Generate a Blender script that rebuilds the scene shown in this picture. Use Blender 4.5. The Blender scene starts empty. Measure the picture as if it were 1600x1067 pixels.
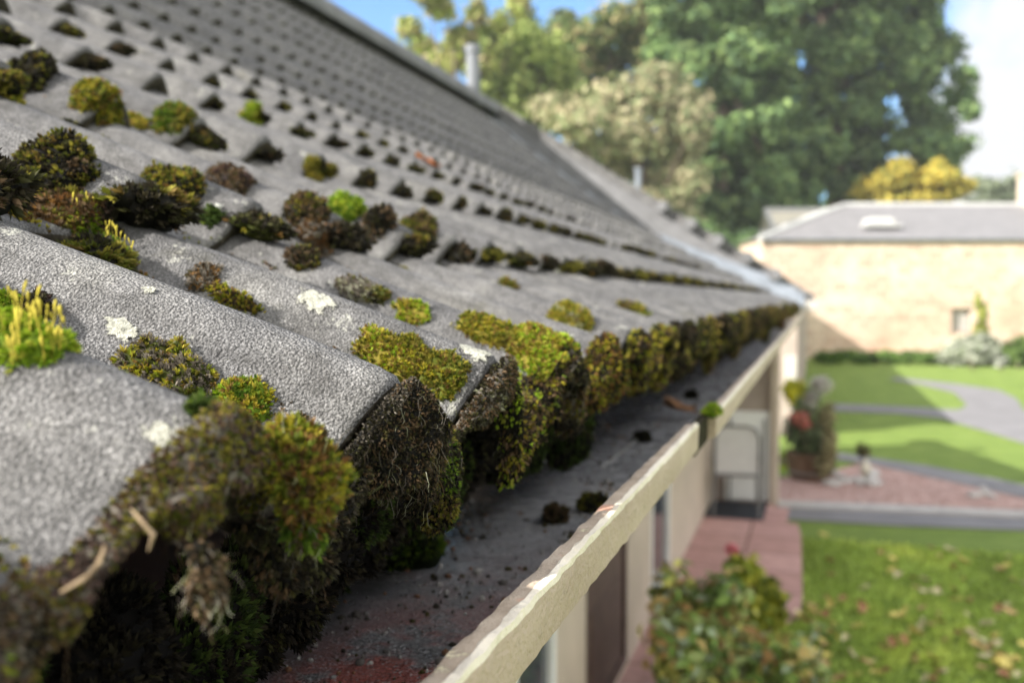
import bpy, bmesh, math, random
import numpy as np
from mathutils import Vector, noise
from mathutils.bvhtree import BVHTree

# ------------------------------------------------------------------ camera, sky, sun
sc = bpy.context.scene
COL = sc.collection
H = 2.35                                   # eye height above the garden
FPX, CX, CY = 1494.0, 800.0, 533.5         # focal length and centre, in pixels of a 1600 px wide frame
YAW = math.atan(475 / 1494.0)
PITCH = math.atan(68 / 1494.0)
Rv = np.array([math.cos(YAW), math.sin(YAW), 0.0])
Fv = np.array([-math.sin(YAW) * math.cos(PITCH), math.cos(YAW) * math.cos(PITCH), -math.sin(PITCH)])
Uv = np.cross(Rv, Fv)
EYE = np.array([0.0, 0.0, H])

cam = bpy.data.cameras.new('camera')
camo = bpy.data.objects.new('camera', cam)
COL.objects.link(camo)
camo.location = EYE
camo.rotation_euler = (math.pi / 2 - PITCH, 0, YAW)
cam.sensor_width = 36
cam.lens = 36 * FPX / 1600
cam.clip_start = 0.01
cam.clip_end = 3000
cam.dof.use_dof = True
cam.dof.focus_distance = 0.48
cam.dof.aperture_fstop = 7.6
sc.camera = camo

SUN_EL = math.radians(30.5)
SUN_AZ = math.radians(225)                 # the sun stands to the left and behind the viewer
SUN_DIR = Vector((math.sin(SUN_AZ) * math.cos(SUN_EL), math.cos(SUN_AZ) * math.cos(SUN_EL), math.sin(SUN_EL)))
sl = bpy.data.lights.new('sun', 'SUN')
sl.energy = 4.8
sl.angle = math.radians(0.5)
sl.color = (1.0, 0.95, 0.88)
so = bpy.data.objects.new('sun', sl)
COL.objects.link(so)
so.location = (-10, -10, 20)
so.rotation_euler = (-SUN_DIR).to_track_quat('-Z', 'Y').to_euler()

W = bpy.data.worlds.new('World')
sc.world = W
W.use_nodes = True
nt = W.node_tree
nt.nodes.clear()
wo = nt.nodes.new('ShaderNodeOutputWorld')
bg = nt.nodes.new('ShaderNodeBackground')
sky = nt.nodes.new('ShaderNodeTexSky')
sky.sky_type = 'NISHITA'
sky.sun_disc = False
sky.sun_elevation = SUN_EL
sky.sun_rotation = SUN_AZ
sky.air_density = 1.0
sky.dust_density = 0.2
sky.ozone_density = 3.0
tc = nt.nodes.new('ShaderNodeTexCoord')
# one bank of cloud low in the sky to the right of the trees, broken up by noise
_cd = Rv * 0.62 + Uv * 0.34 + Fv
_cd = _cd / np.linalg.norm(_cd)
dp = nt.nodes.new('ShaderNodeVectorMath'); dp.operation = 'DOT_PRODUCT'
dp.inputs[1].default_value = tuple(map(float, _cd))
nrmz = nt.nodes.new('ShaderNodeVectorMath'); nrmz.operation = 'NORMALIZE'
nz = nt.nodes.new('ShaderNodeTexNoise')
nz.inputs['Scale'].default_value = 5.5
nz.inputs['Detail'].default_value = 8
nz.inputs['Roughness'].default_value = 0.6
ma = nt.nodes.new('ShaderNodeMath'); ma.operation = 'MULTIPLY_ADD'
ma.inputs[1].default_value = 0.36
mr = nt.nodes.new('ShaderNodeMapRange')
mr.interpolation_type = 'SMOOTHSTEP'
mr.inputs['From Min'].default_value = 1.125
mr.inputs['From Max'].default_value = 1.185
cm = nt.nodes.new('ShaderNodeMix')
cm.data_type = 'RGBA'
cm.inputs[7].default_value = (3.35, 3.4, 3.5, 1)
L = nt.links.new
L(tc.outputs['Generated'], nrmz.inputs[0])
L(nrmz.outputs[0], dp.inputs[0])
L(nrmz.outputs[0], nz.inputs['Vector'])
L(nz.outputs[0], ma.inputs[0])
L(dp.outputs['Value'], ma.inputs[2])
L(ma.outputs[0], mr.inputs['Value'])
L(mr.outputs[0], cm.inputs[0])
clr = nt.nodes.new('ShaderNodeMix'); clr.data_type = 'RGBA'; clr.blend_type = 'MULTIPLY'
clr.inputs[0].default_value = 1.0
clr.inputs[7].default_value = (0.60, 0.82, 1.0, 1)       # a clear, well washed autumn sky
L(sky.outputs[0], clr.inputs[6])
L(clr.outputs[2], cm.inputs[6])
# unseen bright cloud added as neutral fill light, behind and above the viewer
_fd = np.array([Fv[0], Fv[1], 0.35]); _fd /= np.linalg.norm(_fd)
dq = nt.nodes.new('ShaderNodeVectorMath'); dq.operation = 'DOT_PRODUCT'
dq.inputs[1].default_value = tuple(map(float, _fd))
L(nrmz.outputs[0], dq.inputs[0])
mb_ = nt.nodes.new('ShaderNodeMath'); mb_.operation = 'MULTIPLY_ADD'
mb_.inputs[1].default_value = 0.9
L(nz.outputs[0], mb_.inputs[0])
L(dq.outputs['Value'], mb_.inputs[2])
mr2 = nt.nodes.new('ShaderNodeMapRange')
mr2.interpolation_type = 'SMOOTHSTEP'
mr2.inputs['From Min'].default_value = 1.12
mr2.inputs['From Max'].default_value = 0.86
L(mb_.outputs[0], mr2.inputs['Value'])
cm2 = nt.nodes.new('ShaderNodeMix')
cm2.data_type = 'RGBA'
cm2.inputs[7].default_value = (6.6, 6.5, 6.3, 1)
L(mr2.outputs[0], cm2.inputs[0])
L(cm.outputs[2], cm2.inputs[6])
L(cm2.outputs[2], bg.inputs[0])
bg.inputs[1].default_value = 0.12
nt.links.new(bg.outputs[0], wo.inputs[0])

sc.view_settings.view_transform = 'Standard'
sc.view_settings.look = 'None'
sc.view_settings.gamma = 1
sc.view_settings.exposure = 1.25
sc.render.engine = 'CYCLES'
sc.cycles.use_denoising = True
sc.cycles.max_bounces = 6
sc.cycles.diffuse_bounces = 3
sc.cycles.transmission_bounces = 3
sc.cycles.transparent_max_bounces = 6

rng = np.random.default_rng(7)
random.seed(7)

# ------------------------------------------------------------------ helpers
def ray(px, py):
    d = Rv * ((px - CX) / FPX) - Uv * ((py - CY) / FPX) + Fv
    return d                                # length 1 along the view axis

def at(px, py, depth):
    "the point seen at a pixel, at a given distance along the view axis"
    return EYE + ray(px, py) * depth

def gnd(px, py, z=0.0):
    "the point of the garden seen at a pixel"
    d = ray(px, py)
    return EYE + d * ((z - H) / d[2])

def mesh_np(name, V, F, mat=None, parent=None, col=None, smooth=False, mats=None, midx=None):
    V = np.asarray(V, dtype=np.float32).reshape(-1, 3)
    me = bpy.data.meshes.new(name)
    if isinstance(F, np.ndarray):
        k = F.shape[1]
        me.vertices.add(len(V))
        me.vertices.foreach_set('co', V.ravel())
        me.loops.add(F.size)
        me.loops.foreach_set('vertex_index', F.astype(np.int32).ravel())
        me.polygons.add(len(F))
        me.polygons.foreach_set('loop_start', (np.arange(len(F)) * k).astype(np.int32))
        me.polygons.foreach_set('loop_total', np.full(len(F), k, dtype=np.int32))
        me.update(calc_edges=True)
        me.validate()
    else:
        me.from_pydata([tuple(map(float, v)) for v in V], [], [tuple(map(int, f)) for f in F])
        me.update()
    if mats:
        for m in mats:
            me.materials.append(m)
    elif mat:
        me.materials.append(mat)
    if midx is not None:
        me.polygons.foreach_set('material_index', np.asarray(midx, dtype=np.int32))
    if smooth:
        me.polygons.foreach_set('use_smooth', np.ones(len(me.polygons), dtype=bool))
    if col is not None:
        ca = me.color_attributes.new('Col', 'FLOAT_COLOR', 'POINT')
        c4 = np.ones((len(V), 4), dtype=np.float32)
        c4[:, :3] = col
        ca.data.foreach_set('color', c4.ravel())
    o = bpy.data.objects.new(name, me)
    COL.objects.link(o)
    if parent:
        o.parent = parent
    return o

class MB:
    "collects boxes, tubes, lathes and prisms for ONE mesh"
    def __init__(s):
        s.v, s.f = [], []
    def add(s, V, F):
        b = len(s.v)
        s.v += [tuple(map(float, p)) for p in V]
        s.f += [tuple(i + b for i in f) for f in F]
    def box(s, c, size, rz=0.0, bev=0.0):
        bm = bmesh.new()
        bmesh.ops.create_cube(bm, size=1)
        for v in bm.verts:
            v.co = Vector((v.co.x * size[0], v.co.y * size[1], v.co.z * size[2]))
        if bev > 0:
            bmesh.ops.bevel(bm, geom=list(bm.edges), offset=bev, segments=2, affect='EDGES', profile=0.5)
        bm.verts.index_update()
        ca, sa = math.cos(rz), math.sin(rz)
        V = [(c[0] + v.co.x * ca - v.co.y * sa, c[1] + v.co.x * sa + v.co.y * ca, c[2] + v.co.z) for v in bm.verts]
        F = [[v.index for v in f.verts] for f in bm.faces]
        bm.free()
        s.add(V, F)
    def tube(s, pts, r, n=8):
        pts = [Vector(p) for p in pts]
        rs = r if isinstance(r, (list, tuple)) else [r] * len(pts)
        V, F = [], []
        ref = Vector((0.31, 0.52, 0.79))
        for i, p in enumerate(pts):
            t = (pts[min(i + 1, len(pts) - 1)] - pts[max(i - 1, 0)]).normalized()
            a = t.cross(ref).normalized()
            b = t.cross(a)
            for k in range(n):
                q = 2 * math.pi * k / n
                V.append(p + (a * math.cos(q) + b * math.sin(q)) * rs[i])
        for i in range(len(pts) - 1):
            for k in range(n):
                F.append((i * n + k, i * n + (k + 1) % n, (i + 1) * n + (k + 1) % n, (i + 1) * n + k))
        F.append(tuple(range(n))[::-1])
        F.append(tuple((len(pts) - 1) * n + k for k in range(n)))
        s.add(V, F)
    def lathe(s, prof, c=(0, 0, 0), n=20, axis=None):
        V, F = [], []
        ax = Vector(axis).normalized() if axis is not None else Vector((0, 0, 1))
        a = ax.orthogonal().normalized()
        b = ax.cross(a)
        for r, z in prof:
            for k in range(n):
                q = 2 * math.pi * k / n
                V.append(Vector(c) + ax * z + (a * math.cos(q) + b * math.sin(q)) * r)
        for i in range(len(prof) - 1):
            for k in range(n):
                F.append((i * n + k, i * n + (k + 1) % n, (i + 1) * n + (k + 1) % n, (i + 1) * n + k))
        F.append(tuple(range(n))[::-1])
        F.append(tuple((len(prof) - 1) * n + k for k in range(n)))
        s.add(V, F)
    def build(s, name, mat, parent=None, smooth=False):
        return mesh_np(name, s.v, s.f, mat, parent, smooth=smooth)

def tag(o, label=None, cat=None, group=None, kind=None):
    if label: o['label'] = label
    if cat: o['category'] = cat
    if group: o['group'] = group
    if kind: o['kind'] = kind
    return o

def empty(name, loc, label=None, cat=None, group=None, rz=0):
    o = bpy.data.objects.new(name, None)
    COL.objects.link(o)
    o.empty_display_size = 0.05
    o.location = tuple(map(float, loc))
    o.rotation_euler = (0, 0, rz)
    return tag(o, label, cat, group)

def keep(o, parent):
    "parent a mesh built in world space under an unrotated thing"
    o.parent = parent
    o.location = -parent.location
    return o

# ------------------------------------------------------------------ materials
class NT:
    def __init__(s, name, rough=0.8, spec=0.3):
        s.m = bpy.data.materials.new(name)
        s.m.use_nodes = True
        s.t = s.m.node_tree
        s.p = s.t.nodes['Principled BSDF']
        s.p.inputs['Roughness'].default_value = rough
        s.p.inputs['Specular IOR Level'].default_value = spec
        s.tc = s.n('ShaderNodeTexCoord')
        s.pos = s.tc.outputs['Object']
    def n(s, typ, **kw):
        nd = s.t.nodes.new(typ)
        for k, v in kw.items():
            setattr(nd, k, v)
        return nd
    def l(s, a, b):
        s.t.links.new(a, b)
    def noise(s, scale, detail=4, rough=0.6, vec=None, stretch=None):
        nd = s.n('ShaderNodeTexNoise')
        nd.inputs['Scale'].default_value = scale
        nd.inputs['Detail'].default_value = detail
        nd.inputs['Roughness'].default_value = rough
        v = vec or s.pos
        if stretch:
            mpn = s.n('ShaderNodeMapping')
            mpn.inputs['Scale'].default_value = stretch
            s.l(v, mpn.inputs[0])
            v = mpn.outputs[0]
        s.l(v, nd.inputs['Vector'])
        return nd.outputs[0]
    def voro(s, scale, feature='F1', out='Distance', rand=1.0):
        nd = s.n('ShaderNodeTexVoronoi', feature=feature)
        nd.inputs['Scale'].default_value = scale
        nd.inputs['Randomness'].default_value = rand
        s.l(s.pos, nd.inputs['Vector'])
        return nd.outputs[out]
    def ramp(s, fac, stops):
        r = s.n('ShaderNodeValToRGB')
        e = r.color_ramp.elements
        while len(e) < len(stops):
            e.new(0.5)
        for i, (p, c) in enumerate(stops):
            e[i].position = p
            e[i].color = (*c, 1) if isinstance(c, tuple) else (c, c, c, 1)
        s.l(fac, r.inputs[0])
        return r.outputs[0]
    def mix(s, fac, a, b, mode='MIX'):
        m = s.n('ShaderNodeMix', data_type='RGBA', blend_type=mode)
        for sock, v in ((0, fac), (6, a), (7, b)):
            if isinstance(v, (int, float)):
                m.inputs[sock].default_value = v
            elif isinstance(v, tuple):
                m.inputs[sock].default_value = (*v, 1)
            else:
                s.l(v, m.inputs[sock])
        return m.outputs[2]
    def math(s, op, a, b=0.0):
        m = s.n('ShaderNodeMath', operation=op)
        for i, v in enumerate((a, b)):
            if isinstance(v, (int, float)):
                m.inputs[i].default_value = v
            else:
                s.l(v, m.inputs[i])
        return m.outputs[0]
    def xyz(s):
        nd = s.n('ShaderNodeSeparateXYZ')
        s.l(s.pos, nd.inputs[0])
        return nd.outputs
    def base(s, c):
        if isinstance(c, tuple):
            s.p.inputs['Base Color'].default_value = (*c, 1)
        else:
            s.l(c, s.p.inputs['Base Color'])
    def bump(s, h, dist=0.002, strength=1.0, prev=None):
        b = s.n('ShaderNodeBump')
        b.inputs['Distance'].default_value = dist
        b.inputs['Strength'].default_value = strength
        s.l(h, b.inputs['Height'])
        if prev is not None:
            s.l(prev, b.inputs['Normal'])
        s.l(b.outputs[0], s.p.inputs['Normal'])
        return b.outputs[0]

def attr_mat(name, rough=0.75, trans=0.3, spec=0.2, vary=True):
    "leaves and moss: colour kept per leaf, some light passing through"
    k = NT(name, rough, spec)
    a = k.n('ShaderNodeVertexColor')
    a.layer_name = 'Col'
    c = a.outputs[0]
    k.base(c)
    if trans > 0:
        tr = k.n('ShaderNodeBsdfTranslucent')
        k.l(c, tr.inputs[0])
        mx = k.n('ShaderNodeMixShader')
        mx.inputs[0].default_value = trans
        k.l(k.p.outputs[0], mx.inputs[1])
        k.l(tr.outputs[0], mx.inputs[2])
        k.l(mx.outputs[0], k.t.nodes['Material Output'].inputs[0])
    return k.m

def plain(name, c, rough=0.7, spec=0.3, scale=6, amt=0.25, metal=0.0, bump=0.0, bscale=60):
    k = NT(name, rough, spec)
    n = k.noise(scale, 5)
    lo = tuple(x * (1 - amt) for x in c)
    hi = tuple(min(1, x * (1 + amt)) for x in c)
    k.base(k.ramp(n, [(0.3, lo), (0.7, hi)]))
    k.p.inputs['Metallic'].default_value = metal
    if bump:
        k.bump(k.noise(bscale, 3), bump)
    return k.m

M = {}
M['moss'] = attr_mat('moss_leaves', 0.8, 0.30)
M['leaf'] = attr_mat('tree_leaves', 0.7, 0.28)
M['dry'] = attr_mat('dry_fibre', 0.8, 0.15)

def concrete_tile():
    k = NT('concrete_roof_tile', 0.9, 0.25)
    big = k.noise(9, 5, 0.6)
    med = k.noise(60, 5, 0.65)
    fine = k.noise(760, 3, 0.75)
    grain = k.voro(640)
    c = k.ramp(big, [(0.3, (0.105, 0.104, 0.107)), (0.55, (0.158, 0.155, 0.153)), (0.75, (0.230, 0.225, 0.212))])
    c = k.mix(0.9, c, k.ramp(med, [(0.3, 0.62), (0.5, 1.0), (0.72, 1.32)]), 'MULTIPLY')
    c = k.mix(0.85, c, k.ramp(fine, [(0.34, 0.22), (0.5, 1.0), (0.63, 2.1)]), 'MULTIPLY')
    # pale crusts and sooty stains
    spots = k.ramp(k.math('ADD', k.noise(26, 6, 0.75), k.math('MULTIPLY', k.noise(220, 3), 0.25)), [(0.735, 0.0), (0.80, 1.0)])
    c = k.mix(k.math('MULTIPLY', spots, 0.75), c, (0.50, 0.50, 0.44))
    soot = k.ramp(k.noise(14, 5, 0.7, stretch=(1, 1.6, 1)), [(0.58, 0.0), (0.72, 1.0)])
    c = k.mix(k.math('MULTIPLY', soot, 0.70), c, (0.060, 0.058, 0.058))
    blot = k.ramp(k.noise(34, 6, 0.7), [(0.55, 0.0), (0.66, 1.0)])
    c = k.mix(k.math('MULTIPLY', blot, 0.45), c, (0.070, 0.066, 0.062))
    green = k.ramp(k.noise(7, 4, 0.7), [(0.62, 0.0), (0.78, 1.0)])
    c = k.mix(k.math('MULTIPLY', green, 0.35), c, (0.16, 0.15, 0.06))
    streak = k.ramp(k.noise(30, 5, 0.7, stretch=(0.12, 1, 0.12)), [(0.50, 0.0), (0.70, 1.0)])
    c = k.mix(k.math('MULTIPLY', streak, 0.55), c, (0.065, 0.062, 0.058))
    k.base(c)
    h = k.math('ADD', k.math('MULTIPLY', grain, -0.9), k.math('MULTIPLY', fine, 0.9))
    n1 = k.bump(med, 0.0028, 0.5)
    k.bump(h, 0.0018, 1.0, n1)
    return k.m
M['tile'] = concrete_tile()

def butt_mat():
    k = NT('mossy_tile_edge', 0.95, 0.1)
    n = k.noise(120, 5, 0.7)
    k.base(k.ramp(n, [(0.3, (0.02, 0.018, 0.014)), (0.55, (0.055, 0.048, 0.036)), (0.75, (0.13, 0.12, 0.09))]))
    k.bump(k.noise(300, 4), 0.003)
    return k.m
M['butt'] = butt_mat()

def gutter_inside():
    k = NT('gutter_concrete_inside', 0.42, 0.6)
    n = k.noise(300, 5, 0.75)
    c = k.ramp(n, [(0.34, (0.030, 0.030, 0.032)), (0.5, (0.15, 0.15, 0.155)), (0.64, (0.50, 0.50, 0.52))])
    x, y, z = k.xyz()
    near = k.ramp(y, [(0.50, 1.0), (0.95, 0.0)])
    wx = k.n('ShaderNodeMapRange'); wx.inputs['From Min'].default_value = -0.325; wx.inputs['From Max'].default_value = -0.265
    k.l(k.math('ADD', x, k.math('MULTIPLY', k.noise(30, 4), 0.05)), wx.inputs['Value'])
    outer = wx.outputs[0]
    red = k.math('MULTIPLY', k.math('MULTIPLY', k.ramp(k.noise(16, 5, 0.7), [(0.42, 0.0), (0.54, 1.0)]), near), outer)
    c = k.mix(k.math('MULTIPLY', red, 0.88), c, k.mix(n, (0.05, 0.008, 0.005), (0.80, 0.13, 0.07)))
    c = k.mix(outer, (0.018, 0.016, 0.013), c)          # shade under the eave painted black into the floor colour
    sky_sheen = k.math('MULTIPLY', k.ramp(y, [(0.55, 0.0), (0.85, 1.0)]), k.ramp(k.noise(22, 5, 0.7), [(0.35, 0.6), (0.6, 1.0)]))  # sheen of the sky further along, painted as a paler floor colour
    c = k.mix(k.math('MULTIPLY', k.math('MULTIPLY', sky_sheen, outer), 0.85), c, k.mix(n, (0.42, 0.42, 0.44), (0.92, 0.92, 0.94)))
    grit = k.ramp(k.voro(300), [(0.18, 1.0), (0.34, 0.0)])
    c = k.mix(k.math('MULTIPLY', k.math('MULTIPLY', grit, outer), 0.75), c, k.ramp(k.noise(90, 3), [(0.35, 0.10), (0.65, 0.85)]))
    k.base(c)
    wet = k.ramp(y, [(0.60, 0.0), (0.95, 1.0)])
    k.p.inputs['Specular IOR Level'].default_value = 0.9
    k.l(k.mix(wet, k.ramp(k.noise(18, 4, 0.6), [(0.40, 0.18), (0.62, 0.6)]), k.ramp(k.noise(26, 4, 0.6), [(0.42, 0.10), (0.62, 0.36)])), k.p.inputs['Roughness'])
    k.bump(k.math('ADD', k.math('ADD', n, k.math('MULTIPLY', k.voro(420), -0.6)), k.math('MULTIPLY', k.noise(60, 4), 2.0)), 0.0045)
    return k.m
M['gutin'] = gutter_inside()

def lip_top():
    k = NT('weathered_gutter_rim', 0.8, 0.3)
    n = k.noise(40, 6, 0.65)
    c = k.ramp(n, [(0.3, (0.34, 0.265, 0.195)), (0.55, (0.45, 0.365, 0.28)), (0.75, (0.54, 0.46, 0.36))])
    red = k.ramp(k.noise(24, 3, 0.6, stretch=(0.6, 1, 1)), [(0.62, 0.0), (0.68, 1.0)])
    c = k.mix(k.math('MULTIPLY', red, 0.6), c, (0.60, 0.27, 0.17))
    pale = k.ramp(k.noise(55, 6, 0.7), [(0.60, 0.0), (0.64, 1.0)])
    c = k.mix(k.math('MULTIPLY', pale, 0.8), c, (0.70, 0.63, 0.42))
    k.base(c)
    k.bump(k.math('ADD', k.noise(500, 4), k.math('MULTIPLY', pale, 0.5)), 0.0012)
    return k.m
M['liptop'] = lip_top()

def paint_mat(name, c1, c2, wear):
    k = NT(name, 0.6, 0.4)
    n = k.noise(18, 6, 0.65, stretch=(1, 0.35, 1))
    c = k.ramp(n, [(0.3, c1), (0.7, c2)])
    d = k.ramp(k.noise(130, 6, 0.75, stretch=(1, 0.5, 1)), [(0.60, 0.0), (0.70, 1.0)])
    c = k.mix(k.math('MULTIPLY', d, wear), c, (0.16, 0.14, 0.09))
    k.base(c)
    k.bump(k.math('ADD', k.noise(240, 5, 0.7), k.math('MULTIPLY', k.noise(60, 3), 1.5)), 0.0015)
    return k.m
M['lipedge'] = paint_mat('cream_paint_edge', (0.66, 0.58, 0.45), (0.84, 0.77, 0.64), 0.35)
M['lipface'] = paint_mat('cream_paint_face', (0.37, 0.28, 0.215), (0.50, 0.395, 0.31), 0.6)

M['harl'] = plain('beige_harled_wall', (0.50, 0.42, 0.34), 0.9, 0.2, 3, 0.12, bump=0.006, bscale=90)
M['taupe'] = plain('taupe_harled_wall', (0.36, 0.30, 0.26), 0.9, 0.2, 3, 0.12, bump=0.006, bscale=90)
M['brownwood'] = plain('brown_door_wood', (0.09, 0.055, 0.045), 0.6, 0.4, 12, 0.3)
M['white'] = plain('white_paint', (0.74, 0.74, 0.72), 0.5, 0.4, 5, 0.06)
M['offwhite'] = plain('offwhite_fascia', (0.45, 0.43, 0.39), 0.6, 0.4, 8, 0.15)
M['lead'] = plain('blue_grey_lead', (0.20, 0.225, 0.26), 0.55, 0.5, 6, 0.2)
M['pipe'] = plain('grey_pipe', (0.17, 0.18, 0.20), 0.5, 0.4, 10, 0.2)
M['ridge'] = plain('grey_ridge_tile', (0.17, 0.17, 0.175), 0.9, 0.2, 5, 0.2, bump=0.004, bscale=80)
M['glass'] = plain('dark_window_glass', (0.05, 0.06, 0.07), 0.08, 0.6, 3, 0.3)
M['slateflake'] = plain('pale_flake', (0.66, 0.66, 0.62), 0.7, 0.3, 80, 0.2)
M['frame'] = plain('grey_tube_frame', (0.16, 0.16, 0.16), 0.4, 0.5, 10, 0.15)
M['fabric'] = plain('white_chair_fabric', (0.60, 0.60, 0.60), 0.85, 0.2, 20, 0.06)
M['bark'] = plain('grey_brown_bark', (0.13, 0.10, 0.075), 0.95, 0.1, 5, 0.4, bump=0.02, bscale=12)
M['twig'] = plain('dry_twig', (0.30, 0.22, 0.14), 0.8, 0.2, 60, 0.3)
M['tub'] = plain('brown_wooden_tub', (0.14, 0.085, 0.055), 0.8, 0.2, 10, 0.35)
M['lime'] = plain('lime_plastic', (0.50, 0.66, 0.06), 0.4, 0.4, 8, 0.15)
M['mat'] = plain('dark_shadow_sheet', (0.03, 0.033, 0.04), 0.9, 0.2, 40, 0.3)
M['stonepale'] = plain('pale_stone', (0.58, 0.54, 0.44), 0.85, 0.2, 14, 0.2)
M['dead'] = plain('dark_dead_moss', (0.035, 0.030, 0.018), 0.95, 0.1, 150, 0.5, bump=0.004, bscale=300)

def grass_mat():
    k = NT('mown_lawn', 0.9, 0.1)
    n = k.noise(2.2, 6, 0.65)
    f = k.noise(45, 4, 0.7)
    c = k.ramp(n, [(0.3, (0.150, 0.220, 0.052)), (0.55, (0.200, 0.280, 0.066)), (0.75, (0.265, 0.330, 0.090))])
    c = k.mix(0.7, c, k.ramp(f, [(0.3, 0.55), (0.7, 1.45)]), 'MULTIPLY')
    k.base(c)
    k.bump(f, 0.03)
    return k.m
M['grass'] = grass_mat()
M['path'] = plain('grey_tarmac_path', (0.20, 0.195, 0.20), 0.9, 0.2, 1.5, 0.15, bump=0.006, bscale=60)
M['kerb'] = plain('pale_kerb_stone', (0.42, 0.40, 0.38), 0.9, 0.2, 4, 0.15)
def slab_mat():
    k = NT('pink_paving_slabs', 0.9, 0.2)
    br = k.n('ShaderNodeTexBrick')
    br.inputs['Scale'].default_value = 1.0
    br.inputs['Brick Width'].default_value = 0.60
    br.inputs['Row Height'].default_value = 0.60
    br.inputs['Mortar Size'].default_value = 0.012
    br.offset = 0.0
    br.inputs['Color1'].default_value = (0.42, 0.25, 0.225, 1)
    br.inputs['Color2'].default_value = (0.50, 0.31, 0.285, 1)
    br.inputs['Mortar'].default_value = (0.17, 0.10, 0.085, 1)
    k.l(k.pos, br.inputs['Vector'])
    k.base(k.mix(0.6, br.outputs[0], k.ramp(k.noise(9, 5), [(0.3, 0.75), (0.7, 1.2)]), 'MULTIPLY'))
    return k.m
M['slab'] = slab_mat()
def gravel_mat():
    k = NT('pink_gravel', 0.9, 0.2)
    c = k.ramp(k.voro(38, out='Color'), [(0.1, (0.24, 0.13, 0.11)), (0.5, (0.44, 0.28, 0.24)), (0.9, (0.60, 0.45, 0.40))])
    k.base(k.mix(0.7, c, k.ramp(k.noise(3, 5), [(0.35, 0.75), (0.65, 1.15)]), 'MULTIPLY'))
    k.bump(k.voro(38), 0.02)
    return k.m
M['gravel'] = gravel_mat()
def stone_wall_mat():
    k = NT('sandstone_rubble', 0.9, 0.15)
    br = k.n('ShaderNodeTexBrick')
    br.inputs['Scale'].default_value = 1.0
    br.inputs['Brick Width'].default_value = 0.62
    br.inputs['Row Height'].default_value = 0.30
    br.inputs['Mortar Size'].default_value = 0.03
    br.inputs['Mortar Smooth'].default_value = 0.4
    br.inputs['Bias'].default_value = -0.1
    br.inputs['Color1'].default_value = (0.50, 0.37, 0.285, 1)
    br.inputs['Color2'].default_value = (0.66, 0.53, 0.41, 1)
    br.inputs['Mortar'].default_value = (0.66, 0.565, 0.45, 1)
    # wall frame: u along the wall, w up
    mpn = k.n('ShaderNodeMapping', vector_type='POINT')
    mpn.inputs['Rotation'].default_value = (math.pi / 2, 0, 0)
    w = k.n('ShaderNodeTexNoise')
    w.inputs['Scale'].default_value = 0.9
    k.l(k.pos, w.inputs['Vector'])
    off = k.mix(0.12, k.pos, w.outputs['Color'], 'ADD')
    k.l(off, mpn.inputs[0])
    k.l(mpn.outputs[0], br.inputs['Vector'])
    c = k.mix(0.7, br.outputs[0], k.ramp(k.noise(1.6, 6, 0.75), [(0.32, 0.6), (0.5, 1.0), (0.68, 1.3)]), 'MULTIPLY')
    red = k.ramp(k.noise(0.33, 3, 0.6), [(0.50, 0.0), (0.68, 1.0)])
    c = k.mix(k.math('MULTIPLY', red, 0.5), c, (0.50, 0.27, 0.19))
    k.base(c)
    k.bump(br.outputs['Fac'], 0.02, 0.6)
    return k.m
M['sandstone'] = stone_wall_mat()
M['slate'] = plain('grey_slate_roof', (0.19, 0.185, 0.19), 0.7, 0.4, 2.0, 0.15)
M['leadcap'] = plain('pale_lead_ridge_cap', (0.42, 0.42, 0.41), 0.6, 0.4, 4, 0.08)

# ------------------------------------------------------------------ the roof
PITCH_Y = 0.15                              # roll spacing
Y0 = 0.4146                                 # crest of the roll in focus
CA, SA = math.cos(YAW), math.sin(YAW)
_rows = [(2000, -.197), (4880, .175), (7874, .290), (11111, .342), (14500, .372), (17400, .396), (20400, .414),
         (23400, .436), (26700, .465), (30100, .494), (33000, .517), (36200, .537), (39400, .557)]
ROW = [(-c * PITCH_Y * CA * CA / FPX, m * c * PITCH_Y * CA / FPX + H) for c, m in _rows]
RIDGE = (-41200 * PITCH_Y * CA * CA / FPX, .5705 * 41200 * PITCH_Y * CA / FPX + H)
ROLLH, LIFT = 0.043, 0.031
Y_START, Y_END = -0.95, 10.45

def roll(y):
    "0..1 height of the rolls across the roof"
    u = (y - Y0) / PITCH_Y
    u = u - np.round(u)
    a = np.clip(np.abs(u) / 0.335, 0, 1)
    return np.cos(a * math.pi / 2) ** 1.55

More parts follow.
